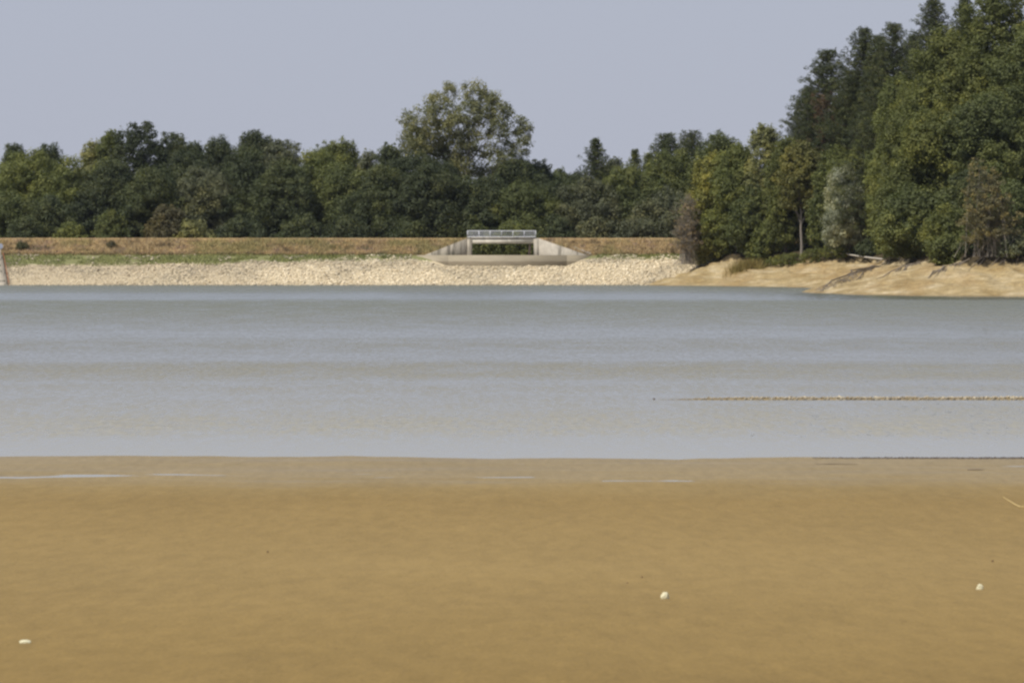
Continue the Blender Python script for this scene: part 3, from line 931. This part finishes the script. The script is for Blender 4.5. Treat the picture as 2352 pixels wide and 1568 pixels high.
for i, (x, y, s, lab) in enumerate([(1475, 1327, 5, 'dark crumb of mud just up left of the white angular stone'), (2281, 1290, 6, 'dark crumb of mud above the small whitish square stone'),
                                    (614, 1269, 5, 'dark crumb of mud left of centre on the open mud'), (1441, 1340, 4, 'tiny dark crumb left of another crumb near the white angular stone')]):
    stone('mud_clod', lab, x, y, s, s * 0.8, M['clod'], 20 + i, 'clod', 'dark crumbs on the mud')
# dark rock at the tip of the spit
o = stone('dark_rock', 'single dark rock in the water off the tip of the gravel spit', 1500, 1100, 1, 1, M['dark_stone'], 9, 'rock')
o.location = (PX(1502, 155.5), 155.5, 0.01); o.scale = (9.5, 9.5, 8)

# dead stalk at the right edge, dark sticks by the waterline
def stick(name, label, pts, r, mat, cat='stick', group=None, n=6):
    pts = np.array(pts, float); c = pts[0].copy()
    a = Acc(); a.tube(pts, r, n)
    o = a.build(name, mat, None, smooth=True, off=c); o.location = c
    return tag(o, label, cat, group)
A = beach_at(2346, 1166)
k = A[1] / F
stick('dry_stalk', 'thin bent straw coloured stalk propped on the mud at the right edge', [A + np.array([-37 * k, 0.3, 23 * k]), A + np.array([-20 * k, 0.2, 12 * k]), A + np.array([-4 * k, 0.05, 3 * k]), A + np.array([2 * k, 0, 2 * k]), A + np.array([28 * k, -0.1, 7 * k])], [0.006, 0.011, 0.012, 0.012, 0.009], M['straw'], 'stalk')
for (x0, x1, y, r, lab) in [(1870, 1972, 1066.5, 0.010, 'long thin dark stick lying level on the wet mud just below the right waterline'), (2222, 2262, 1079.5, 0.014, 'short dark stick with a thicker middle on the wet mud near the right edge')]:
    A = beach_at(x0, y); B = beach_at(x1, y - 1)
    B[1] = A[1]; B[0] = PX(x1, A[1]); B[2] = A[2]
    up = np.array([0, 0, 0.008])
    stick('dark_stick', lab, [A + up, A + (B - A) * 0.35 + up * 1.8, A + (B - A) * 0.7 + up * 1.4, B + up], [r * 0.5, r * 1.3, r, r * 0.4], M['dead_wood'], 'stick')
# strip of dark drift along the right waterline
n = 2200
X = PX(1860, 112) + (PX(2420, 112) - PX(1860, 112)) * rng.rand(n) ** 0.8
Y = 111.4 + rng.normal(size=n) * 0.22
Z = np.maximum(beach_z(X, Y), 0.0)
v, f, rn = rocks(rng, n, np.stack([X, Y, Z + 0.004], 1), 0.02 + 0.04 * rng.rand(n) * sstep(7.2, 10, X), 0.4)
o = mesh_np('drift', v, f, M['dark_stone'], attrs={'rnd': rn}); tag(o, 'thin dark line of drift washed up along the right end of the near waterline', 'drift', kind='stuff')

# ------------------------------------------------------------------ trees
DK = (0.060, 0.074, 0.038); DK2 = (0.075, 0.091, 0.043); MID = (0.108, 0.126, 0.048); OLV = (0.132, 0.150, 0.050); PALE = (0.21, 0.215, 0.095)
GRY = (0.118, 0.128, 0.075); PIN = (0.070, 0.084, 0.041); YEL = (0.19, 0.19, 0.054); BRI = (0.120, 0.134, 0.044); SIL = (0.30, 0.315, 0.235); POP = (0.165, 0.172, 0.088)
G0 = 1.2
BG = 'trees behind the dam'
def B(seed, label, cx, top, w, Y, col, **kw):
    kw.setdefault('group', BG); kw.setdefault('wide', 1.75)
    return broad_tree(seed, kw.pop('name', 'broadleaf_tree'), label, cx, top, w, Y, col, G0, **kw)

# far row
B(101, 'dark tree with a notched top rising behind the olive trees at the left edge', 32, 334, 62, 756, DK, spiky=0.8)
B(102, 'dark spiky tree behind the olive trees, beside the gap of sky on the left', 112, 333, 74, 756, DK, spiky=0.8)
B(103, 'slim pale yellowish tree left of the dark twin peaked tree', 212, 322, 50, 748, PALE, spiky=0.5)
B(104, 'yellow green tree crown touching the left side of the dark twin peaked tree', 252, 300, 60, 746, OLV, spiky=0.5)
B(105, 'tall dark tree with twin peaks, the highest of the left group', 322, 287, 84, 742, DK, spiky=0.8, lobes_px=[(309, 310, 24, 46), (340, 308, 34, 44), (282, 325, 34, 46), (325, 345, 70, 60), (290, 365, 70, 60), (355, 370, 60, 60), (320, 395, 100, 60), (290, 430, 80, 80), (350, 430, 80, 80), (315, 480, 110, 90), (330, 530, 110, 90)])
B(106, 'dark rounded tree directly right of the twin peaked tree', 405, 312, 92, 744, DK, spiky=0.6)
B(107, 'dark tree with a long even slope of crown, before the dip in the left skyline', 445, 330, 60, 750, DK2, spiky=0.6)
B(108, 'dark bushy tree right of the dip in the left skyline', 505, 315, 80, 744, DK, spiky=0.7)
B(109, 'dark tree with a single small peak midway along the left skyline', 585, 305, 90, 742, DK, spiky=0.8)
B(110, 'grey green rounded tree left of the bright olive tree', 645, 324, 92, 738, GRY, spiky=0.5)
B(111, 'mid green tree behind the bright olive tree, highest above it', 780, 317, 90, 752, BRI, spiky=0.5)
B(112, 'small loose tree in the low saddle of skyline left of the tall poplar', 852, 343, 54, 746, GRY, sparse=0.6, spiky=0.6)
B(113, 'low leafy tree filling the skyline just left of the poplar foot', 898, 332, 70, 736, DK2, spiky=0.6)
PL = [(962, 282, 70, 62), (945, 315, 50, 54), (985, 330, 70, 60), (1003, 238, 46, 44), (1033, 217, 30, 46), (1022, 262, 60, 52), (1050, 290, 56, 60), (1088, 215, 60, 44), (1102, 240, 58, 50), (1075, 262, 58, 54),
      (1132, 245, 54, 52), (1150, 262, 44, 40), (1115, 290, 52, 54), (1078, 320, 44, 42), (1145, 300, 40, 40), (1180, 290, 56, 44), (1202, 305, 30, 46), (1195, 340, 46, 40), (1160, 340, 44, 38), (1120, 345, 34, 34),
      (1150, 375, 56, 36), (1110, 392, 36, 30), (1040, 350, 60, 60), (1000, 370, 90, 60), (1035, 400, 70, 60), (1180, 385, 40, 34), (1000, 305, 80, 60), (960, 340, 60, 50), (1062, 385, 56, 60), (1135, 410, 70, 50), (1090, 355, 40, 40), (1160, 410, 60, 40), (1055, 330, 50, 50), (1095, 430, 70, 50)]
B(114, 'tall loose poplar with sky showing through its crown, above the spillway', 1076, 195, 290, 730, POP, name='poplar_tree', lobes_px=PL, depth=10, bark='pale_bark', leaf=0.30, sparse=1.0, trunk_px=1076, group=None, squash=0.9, pr_scale=0.8)
B(115, 'very dark dense tree standing before the left foot of the poplar', 960, 350, 150, 722, DK, spiky=0.5)
B(116, 'dark tree before the poplar trunk, left of the spillway railing', 1040, 408, 110, 718, DK2, spiky=0.5)
B(117, 'dark green tree under the right limb of the poplar', 1185, 362, 110, 728, DK2, spiky=0.5)
B(118, 'dark green rounded tree right of the poplar, sloping down to the low skyline', 1232, 372, 92, 736, DK, spiky=0.6)
B(119, 'small tree in the lowest stretch of skyline right of the poplar', 1285, 388, 62, 742, MID, spiky=0.7)
B(120, 'low dark tree just left of the pointed pine', 1318, 396, 54, 738, DK2, spiky=0.5)
pine_tree(121, 'pine_tree', 'pointed dark pine standing alone on the low skyline right of the spillway', 1368, 322, 170, 732, DK2, G0, group=None, shape=0.95)
B(122, 'grey green bush leaning on the right side of the pointed pine', 1402, 362, 60, 744, GRY, spiky=0.4)
pine_tree(123, 'pine_tree', 'small pine between the pointed pine and the taller dark trees', 1458, 348, 100, 744, MID, G0, group=BG, shape=0.9)
pine_tree(124, 'pine_tree', 'thin topped small pine in front of the sky left of the taller dark trees', 1490, 352, 90, 748, MID, G0, group=BG, shape=0.9)
pine_tree(125, 'pine_tree', 'pine with an open fan shaped top behind the olive tree at the dam end', 1532, 313, 115, 744, DK2, G0, group=BG, shape=0.45)
pine_tree(126, 'pine_tree', 'dark blunt pine behind the dam end, just right of the fan topped pine', 1588, 308, 120, 742, PIN, G0, group=BG, shape=0.45)
B(127, 'olive tree with drooping top before the fan topped pine at the dam end', 1545, 352, 125, 728, MID, spiky=0.4)
B(128, 'dull green tree low beside the grey bush at the right end of the dam', 1520, 440, 130, 716, GRY)
B(129, 'olive grey tree behind the yellowish oak where the bank begins', 1655, 306, 90, 724, MID, spiky=0.5)
# middle and front rows behind the dam
B(130, 'bright olive tree at the left edge, before the dark spiky trees', 62, 352, 150, 728, OLV)
B(131, 'olive green rounded tree at the left, reaching down to the dam crest', 150, 372, 110, 726, OLV)
B(132, 'low mid green tree at the left edge just above the dam crest', 20, 440, 110, 718, MID)
B(133, 'low dark green tree above the dam crest under the olive trees', 105, 448, 100, 716, DK2)
B(134, 'dark tree below the twin peaked tree, its foot behind the dam crest', 250, 368, 110, 722, DK)
B(135, 'dull green small tree before the dark twin peaked tree', 352, 385, 100, 718, DK2)
B(136, 'brownish green tree above the dam crest below the single small peak', 470, 378, 110, 720, GRY)
B(137, 'dark mid height tree before the dip in the left skyline', 425, 350, 100, 728, DK)
B(138, 'dark green tree left of the brownish bush above the crest', 560, 348, 120, 722, DK2)
B(139, 'dark green tree below the grey green rounded tree', 655, 372, 110, 718, DK2)
B(140, 'bright olive tree in the middle of the skyline left of the poplar', 735, 338, 110, 730, OLV)
B(141, 'dark olive tree under the bright olive tree', 795, 383, 120, 720, MID)
B(142, 'green tree above the crest midway between the bright olive tree and the spillway', 870, 388, 120, 716, DK2)
B(143, 'low dark tree hard behind the dam crest left of the spillway', 985, 385, 120, 714, DK)
B(144, 'mid green tree directly behind the spillway railing', 1110, 412, 120, 718, DK2)
B(145, 'leafy green tree behind the right end of the railing', 1205, 418, 110, 716, MID)
B(146, 'dark green tree low on the right of the spillway', 1290, 412, 100, 720, DK2)
B(147, 'dull green tree below the pointed pine', 1355, 405, 100, 716, GRY)
B(148, 'olive green tree low between the pointed pine and the dam end', 1440, 385, 110, 718, MID)
SG = 'bushes along the dam crest'
def S(seed, label, cx, top, w, Y, col, **kw):
    return broad_tree(seed, 'bush', label, cx, top, w, Y, col, G0, low=0.0, group=SG, cat='bush', **kw)
S(160, 'pale olive cone shaped bush poking above the dam crest on the left', 166, 511, 82, 710, OLV)
S(161, 'low pale bush on the crest, its right flank spreading, left of centre', 445, 508, 100, 710, PALE, sparse=0.8)
S(162, 'grey brown bush above the crest between two dark trees on the left', 385, 470, 80, 712, (0.118, 0.108, 0.058))
S(163, 'green bush on the crest just right of the pale cone shaped bush', 255, 486, 80, 711, MID)
S(164, 'low dark bush on the crest at the far left', 60, 500, 90, 710, DK2)
S(165, 'dark bush hugging the crest right of the low pale bush', 560, 500, 110, 711, DK)
S(166, 'green bush on the crest below the bright olive tree', 690, 498, 110, 711, DK2)
S(167, 'dark bush on the crest two bushes left of the railing', 800, 500, 110, 711, DK)
S(168, 'dull green bush on the crest next left of the railing', 930, 500, 120, 711, DK2)
S(169, 'dark bush seen above and under the bridge deck at its left', 1085, 500, 90, 712, MID)
S(170, 'green bush seen above and under the bridge deck at its right', 1180, 505, 100, 712, OLV)
S(171, 'mid green bush on the crest just right of the railing', 1280, 495, 90, 712, DK2)
S(172, 'olive bush on the crest below the pointed pine', 1370, 500, 90, 711, GRY)
S(173, 'dull bush on the crest near the dam end', 1465, 495, 100, 711, GRY)
S(174, 'brownish olive bush on the crest beside the grey bare bush', 1540, 490, 70, 711, GRY)
# shrubs on the grass slope of the dam
for sd, lab, x, y, w, Y, col in [(180, 'small dark green shrub on the dry grass slope near the left edge', 50, 559, 22, 692.5, (0.075, 0.08, 0.04)), (181, 'tiny dark shrub on the dry grass slope, second from the left edge', 256, 557, 13, 693, (0.10, 0.09, 0.05))]:
    broad_tree(sd, 'shrub', lab, x, y, w, Y, col, float(dam_z(np.array([PX(x, Y)]), np.array([Y]))[0]) - 0.1, low=0.0, group='shrubs on the dam slope', cat='shrub', leaf=0.16)

# right bank
def bp(x, Y, dz=0.08):
    X = PX(x, Y); return np.array([X, Y, gz(X, Y) + dz])
def bp_px(x, y, lo=505, hi=690, dz=0.06):
    """first bank point seen at (x, y)"""
    Y = np.arange(lo, hi, 0.5); X = PX(x, Y); Z = bank_z(X, Y)
    k = np.nonzero(PZ(y, Y) <= Z)[0]
    if len(k): return np.array([X[k[0]], Y[k[0]], Z[k[0]] + dz])
    return np.array([PX(x, 600), 600, PZ(y, 600)])
RG = 'trees on the right bank'
def lip(x):
    return max(505.0, bp_px(x, 596.5 if x < 1960 else 600.0)[1])
def T(seed, label, cx, top, w, Y, col, **kw):
    Y = max(Y, lip(cx) + kw.pop('back', 0.6))
    kw.setdefault('group', RG)
    return broad_tree(seed, kw.pop('name', 'broadleaf_tree'), label, cx, top, w, Y, col, gz(PX(cx, Y), Y) - 0.1, **kw)
def N(seed, label, cx, top, w, Y, col, **kw):
    kw.setdefault('group', 'pines on the right bank')
    Y = max(Y, lip(cx) + 19)
    return pine_tree(seed, 'pine_tree', label, cx, top, w, Y, col, gz(PX(cx, Y), Y) - 0.1, **kw)
N(201, 'tall dark pine at the left end of the tall pines, with reddish dead branches', 1900, 118, 225, 650, PIN, shape=0.68, dead=(0.48, 0.78, -1.0))
N(202, 'dark pine tucked behind the left side of the first tall pine', 1856, 205, 195, 662, PIN, shape=0.8)
N(203, 'tall dark pine second along the sloping pine skyline', 1985, 70, 230, 652, PIN, shape=0.70)
N(204, 'dark pine third along the sloping pine skyline, blunt topped', 2052, 58, 220, 648, PIN, shape=0.70)
N(205, 'tall dark pine reaching the top of the frame above the bright oak', 2142, 0, 230, 640, PIN, shape=0.70)
N(206, 'dark pine behind the bright oak, right of the one reaching the frame top', 2215, -8, 140, 640, PIN, shape=0.70)
N(207, 'dark pine filling the gap between the tall pines and the bright oak', 1960, 170, 200, 640, PIN, shape=0.70)
N(208, 'dark pine low behind the yellowish birch', 1856, 300, 185, 665, PIN, shape=0.8)
N(209, 'dark pine with a stubby top between the second and third of the sloping skyline', 2018, 84, 140, 660, PIN, shape=0.70)
N(200, 'dark pine in the dip between the third pine and the one reaching the frame top', 2098, 84, 150, 655, PIN, shape=0.70)
# left part of the bank
T(210, 'yellowish oak nearest the dam end, with the grey bare bush at its left', 1640, 352, 105, 684, YEL, spiky=0.5, low=0.02)
T(211, 'olive green tree second from the dam end on the bank', 1690, 335, 110, 680, OLV, spiky=0.5)
T(212, 'pale loose topped tree rising above the yellowish oaks left of the pines', 1757, 283, 78, 676, PALE, spiky=0.8, sparse=0.75)
T(213, 'green tree between the pale loose tree and the first tall pine', 1805, 318, 90, 668, BRI, spiky=0.5)
T(214, 'yellow leaved birch with a pale bare trunk at the edge of the bank', 1840, 330, 95, 640, (0.150, 0.150, 0.055), name='birch_tree', spiky=0.4, bark='pale_bark', low=0.42, sparse=0.8, back=0.0)
T(215, 'green rounded tree low at the water end of the bank beside the grassy tuft', 1655, 445, 120, 676, OLV, low=0.02)
T(216, 'blue green small tree above the dry grass tuft', 1735, 420, 110, 668, MID, low=0.08)
T(217, 'yellow green low tree left of the birch trunk', 1782, 500, 78, 660, OLV, low=0.02, back=1.5)
T(218, 'dark leafy low tree right of the birch trunk', 1898, 430, 78, 640, MID, low=0.05, back=4.0)
T(219, 'yellow green tree behind the birch below the first pine', 1925, 345, 110, 635, OLV, low=0.1, back=6.0)
# right part of the bank
T(220, 'bright green oak at the left of the big oak wall, leaning over the willow', 2112, 180, 170, 585, BRI, spiky=0.4)
T(221, 'tall bright green oak below the top right pines', 2170, 70, 190, 580, BRI, spiky=0.4)
T(222, 'highest bright oak touching the top of the frame near the right edge', 2285, -25, 200, 575, BRI, spiky=0.4)
T(223, 'broad oak at the right edge, upper half of the frame', 2372, 60, 190, 568, MID, spiky=0.4)
T(224, 'yellowish oak in the middle of the oak wall above the silvery willow', 2062, 300, 130, 575, OLV, spiky=0.4)
T(234, 'olive yellow tree standing between the dark pines and the oak wall, over the silvery willow', 2003, 268, 92, 590, OLV, spiky=0.5, low=0.1, back=8.0)
T(235, 'leafy tree stepping down from the bright oaks to the dark pines high on the slope', 2062, 175, 105, 592, OLV, spiky=0.5, low=0.2, back=8.0)
T(225, 'green oak in the heart of the oak wall', 2140, 250, 190, 562, BRI, spiky=0.3, low=0.04)
T(226, 'dark green oak behind the bare twiggy bush near the right edge', 2265, 215, 190, 560, MID, spiky=0.3)
T(227, 'silvery grey willow bulging at the left of the oak wall', 1948, 380, 100, 560, SIL, name='willow_tree', low=0.1, leaf=0.24, droop=0.5, spiky=0.2, group=None, back=0.0)
T(228, 'pale olive tree right of the silvery willow, above the white fallen log', 2062, 395, 100, 575, OLV, low=0.08, back=3.0)
T(229, 'low spreading oak overhanging the clay in the middle of the right bank', 2110, 430, 160, 552, MID, low=0.06)
T(230, 'leafy bush like oak hanging over the clay left of the bare twiggy bush', 2185, 480, 120, 544, BRI, low=0.04)
T(231, 'dark low oak at the right edge above the shaded clay', 2330, 420, 140, 546, MID, low=0.06)
T(232, 'dull green low tree between the fallen log and the overhanging oak', 2062, 470, 95, 560, OLV, low=0.05, back=1.0)
T(233, 'dark oak deep in shade behind the overhanging oak', 2240, 380, 150, 556, DK2, low=0.05)

for sd, lab, x, y, w, col in [(270, 'leafy green bush overhanging the clay lip right of the dead fallen tree', 2105, 548, 90, MID), (271, 'bright low bush overhanging the clay lip below the bush like oak', 2175, 540, 95, BRI),
                              (272, 'dark bush on the clay lip between the bright low bush and the twiggy bush', 2238, 552, 75, DK2), (273, 'dull olive bush on the clay lip at the right edge of the frame', 2335, 545, 95, GRY),
                              (274, 'dark bush at the clay lip behind the bleached fallen trunk', 2000, 550, 70, DK2), (275, 'green bush at the clay lip near the yellowish dry grass tuft', 1745, 545, 60, OLV)]:
    Y = lip(x) + {274: 2.5, 272: 1.5, 273: 1.0, 270: 0.5}.get(sd, -0.8)
    broad_tree(sd, 'bush', lab, x, y, w, Y, col, gz(PX(x, Y), Y) - 0.2, low=0.0, group='bushes along the clay lip', cat='bush', wide=1.15)
bare_bush(240, 'bare_bush', 'grey bare bush drooping at the right end of the dam crest', 1578, 442, 62, 681, max(3.2, gz(PX(1582, 681), 681) - 0.2), M['grey_twig'], (0.21, 0.18, 0.145), n=80, leafper=16, r=0.018, leaf=0.2, spread=0.6)
bare_bush(241, 'twiggy_bush', 'dead grey brown twiggy bush leaning out of the oaks near the right edge', 2292, 360, 140, lip(2292) + 0.5, gz(PX(2292, lip(2292) + 0.5), lip(2292) + 0.5) - 0.2, M['grey_twig'], (0.17, 0.155, 0.085), n=90, leafper=26, r=0.013, leaf=0.22, lean=(-0.22, -0.1), spread=1.0)

# low vegetation and dead wood on the bank
def foliage_blob(seed, name, label, cat, lobes, Y, col, leaf=0.2, pr=0.35, drp=0.0, group=None):
    rng = np.random.RandomState(seed)
    p = bp_px(lobes[0][0], lobes[0][1] + 5)
    X0, Y, Z0 = p
    L = []
    for (x, y, w, h) in lobes:
        p = bp_px(x, y + h * 0.35)
        rx = w / 2 / F * p[1]; rz = h / 2 / F * p[1]
        L.append((p[0] - X0, p[1] - Y, p[2] + rz * 0.5 - Z0, rx, rx * 0.8, rz))
    root = empty(name, (X0, Y, Z0), label, cat, group)
    cs, rs, tint = puffs_on_lobes(rng, L, 3.0, pr)
    build_crown('foliage', [leaf_cloud(rng, cs, rs, 26, leaf, droop=drp)], root, col)
    a = Acc()
    for l in L[1:] or L:
        p = np.array(l[:3])
        a.tube([np.array([0, 0, 0.1]), p * 0.5 + np.array([0, 0, 0.15]), p], [0.07, 0.05, 0.02], 5)
    a.build('branches', M['bark'], root, smooth=True)
    return root
foliage_blob(250, 'fallen_bush', 'leafy green branch fallen down the clay below the birch trunk', 'branch', [(1800, 598, 80, 24), (1770, 605, 50, 14), (1838, 594, 80, 28), (1880, 585, 80, 34), (1915, 578, 66, 34), (1940, 582, 50, 26)], 633, BRI)
def grass_tuft(seed, label, cx, y, w, Y, mat, n=900, h=0.9):
    rng = np.random.RandomState(seed)
    X0 = PX(cx, Y); W = w / F * Y
    p = np.stack([rng.normal(size=n) * W * 0.28, rng.normal(size=n) * W * 0.2, np.zeros(n)], 1)
    p[:, 2] = bank_z(p[:, 0] + X0, p[:, 1] + Y) - gz(X0, Y) - 0.05
    v, f, rn = blades(rng, p, np.full(n, h), 0.03, 0.4)
    o = mesh_np('grass_tuft', v, f, mat, attrs={'rnd': rn}, loc=(X0, Y, gz(X0, Y)))
    return tag(o, label, 'grass')
m = simple('yellow_grass', (0.24, 0.19, 0.06), 0.8, 0.3, 2)
grass_tuft(260, 'yellowish dry grass tuft on the bank edge below the blue green small tree', 1715, 580, 70, 668, m, 1500, 1.4)
stick('fallen_log', 'bleached white fallen trunk lying at the top of the clay right of the fallen branch', [bp_px(1895, 590, dz=0.55), bp_px(1935, 594, dz=0.5), bp_px(1985, 600, dz=0.45), bp_px(2032, 604, dz=0.3)], [0.06, 0.085, 0.11, 0.12], M['white_wood'], 'log', n=8)
# dead fallen tree with dark limbs reaching to the water
r0 = bp_px(2050, 601, dz=0.3)
root = empty('dead_tree', tuple(r0), 'dark dead fallen tree with bare limbs lying down the clay to the water', 'tree')
a = Acc()
rg = np.random.RandomState(8)
def limb(p, q, r1, r2, dz=0.15, arc=0.0, k=7):
    P = bp_px(*p, hi=600); Q = bp_px(*q, hi=600)
    t = np.linspace(0, 1, k)
    XY = P[:2] + (Q[:2] - P[:2]) * t[:, None] + rg.normal(size=(k, 2)) * 0.10 * np.linalg.norm(Q[:2] - P[:2]) / k
    z = bank_z(XY[:, 0], XY[:, 1]) + dz + arc * np.sin(np.pi * t)
    a.tube(np.column_stack([XY, z]) - r0, np.linspace(r1, r2, k), 6)
    return P, Q
limb((2050, 601), (1902, 666), 0.20, 0.05, arc=0.5)
limb((2040, 603), (1938, 652), 0.17, 0.04, arc=0.3)
limb((2030, 606), (1985, 640), 0.13, 0.04, arc=0.2)
limb((2010, 612), (1960, 634), 0.12, 0.03, arc=0.6)
limb((1985, 622), (1915, 652), 0.09, 0.03, arc=0.4)
limb((1975, 630), (1900, 656), 0.08, 0.02, arc=0.3)
limb((2000, 622), (1965, 648), 0.08, 0.02)
for i in range(46):
    x = rg.uniform(1885, 1985); y = 667 - (x - 1895) * 0.40 + rg.normal() * 3
    limb((x, y), (x - rg.uniform(6, 22), y + 2 + rg.normal() * 3), 0.035, 0.012, 0.12, arc=0.25, k=4)
a.build('limb', M['dead_wood'], root, smooth=True)
a = Acc()
for i in range(26):
    e = r0 + np.array([rg.normal() * 1.6, rg.normal() * 1.5 - 0.5, 0]); 
    p = np.array([e[0], e[1], gz(e[0], e[1]) + 0.1 + 0.5 * rg.rand()]) - r0
    a.tube([np.array([0, 0, 0.1]), p * 0.5 + np.array([0, 0, 0.25]), p], [0.07, 0.05, 0.015], 5)
a.build('roots', M['grey_twig'], root, smooth=True)
# exposed roots hanging at the bank lip
for i, (x, y, lab) in enumerate([(1660, 588, 'dark exposed roots at the bank lip nearest the dam end'), (2110, 606, 'exposed roots trailing down the clay below the overhanging oak'), (2200, 612, 'exposed roots trailing down the clay below the bare twiggy bush'), (2310, 606, 'exposed roots trailing down the shaded clay at the right edge')]):
    c = bp_px(x, y)
    a = Acc(); tops = []
    for k in range(16):
        s = c + np.array([rg.normal() * 1.5, 1.2 + rg.rand(), 0]); s[2] = gz(s[0], s[1]) + 0.1
        e = s + np.array([-0.4 - 1.6 * rg.rand(), -1.0 - 3.0 * rg.rand(), 0]); e[2] = gz(e[0], e[1]) + 0.03
        md = (s + e) / 2; md[2] = gz(md[0], md[1]) + 0.12
        a.tube([s - c, md - c, e - c], [0.08, 0.06, 0.015], 5); tops.append(s - c)
    a.tube(sorted(tops, key=lambda q: q[0]), [0.07] * len(tops), 5)
    o = a.build('exposed_roots', M['dead_wood'], smooth=True); o.location = c
    tag(o, lab, 'roots', 'exposed roots along the bank')

# ------------------------------------------------------------------ light, sky, camera
SUN_EL, SUN_AZ = R(52), R(227)            # azimuth clockwise from +Y (north): sun behind the camera, to the left
w = bpy.data.worlds.new('World'); SC.world = w; w.use_nodes = True
nt = w.node_tree
bg = nt.nodes['Background']
sky = nt.nodes.new('ShaderNodeTexSky'); sky.sky_type = 'NISHITA'; sky.sun_disc = False
sky.sun_elevation = SUN_EL; sky.sun_rotation = SUN_AZ
sky.air_density = 1.0; sky.dust_density = 0.8; sky.ozone_density = 1.5; sky.altitude = 100
# summer haze: the sky pales to lavender grey towards the horizon
b = NB(nt)
tc = nt.nodes.new('ShaderNodeTexCoord')
el = b.sep(tc.outputs['Generated'])[2]
hz = b.ramp(el, [(0.0, 0.93), (0.06, 0.91), (0.17, 0.85), (0.4, 0.60), (1.0, 0.18)])
nt.links.new(b.mix(hz, sky.outputs[0], (4.35, 4.62, 5.62)), bg.inputs[0]); bg.inputs[1].default_value = 0.1
# thin summer haze
hm, hnt, hout = newmat('haze')
pv = hnt.nodes.new('ShaderNodeVolumePrincipled')
pv.inputs['Color'].default_value = (0.80, 0.88, 1.0, 1); pv.inputs['Density'].default_value = 0.000028; pv.inputs['Anisotropy'].default_value = 0.2
hnt.links.new(pv.outputs[0], hout.inputs['Volume'])
a = Acc(); a.box(-1520, 1520, -320, 1520, -7.5, 48)
tag(a.build('haze', hm), 'thin pale haze between the camera and the far trees', 'haze', kind='stuff')
sd = bpy.data.lights.new('sun', 'SUN'); sd.energy = 4.2; sd.angle = R(0.53); sd.color = (1.0, 0.945, 0.86)
so = bpy.data.objects.new('sun', sd); COL.objects.link(so)
from mathutils import Vector
dirv = Vector((math.sin(SUN_AZ) * math.cos(SUN_EL), math.cos(SUN_AZ) * math.cos(SUN_EL), math.sin(SUN_EL)))
so.rotation_euler = dirv.to_track_quat('Z', 'Y').to_euler()
so.location = (0, 0, 80)

cam = bpy.data.cameras.new('camera'); co = bpy.data.objects.new('camera', cam); COL.objects.link(co)
cam.sensor_width = 36; cam.lens = 36 * F / 2352
cam.clip_start = 1; cam.clip_end = 9000
co.location = (0, 0, HC)
co.rotation_euler = (R(90) - math.atan((784 - HY) / F), 0, 0)
SC.camera = co
SC.view_settings.view_transform = 'Standard'; SC.view_settings.look = 'None'
SC.view_settings.exposure = 0; SC.view_settings.gamma = 1
SC.cycles.max_bounces = 6; SC.cycles.diffuse_bounces = 3; SC.cycles.transmission_bounces = 3
SC.cycles.filter_width = 2.5
cam.dof.use_dof = True; cam.dof.focus_distance = 620; cam.dof.aperture_fstop = 9.0
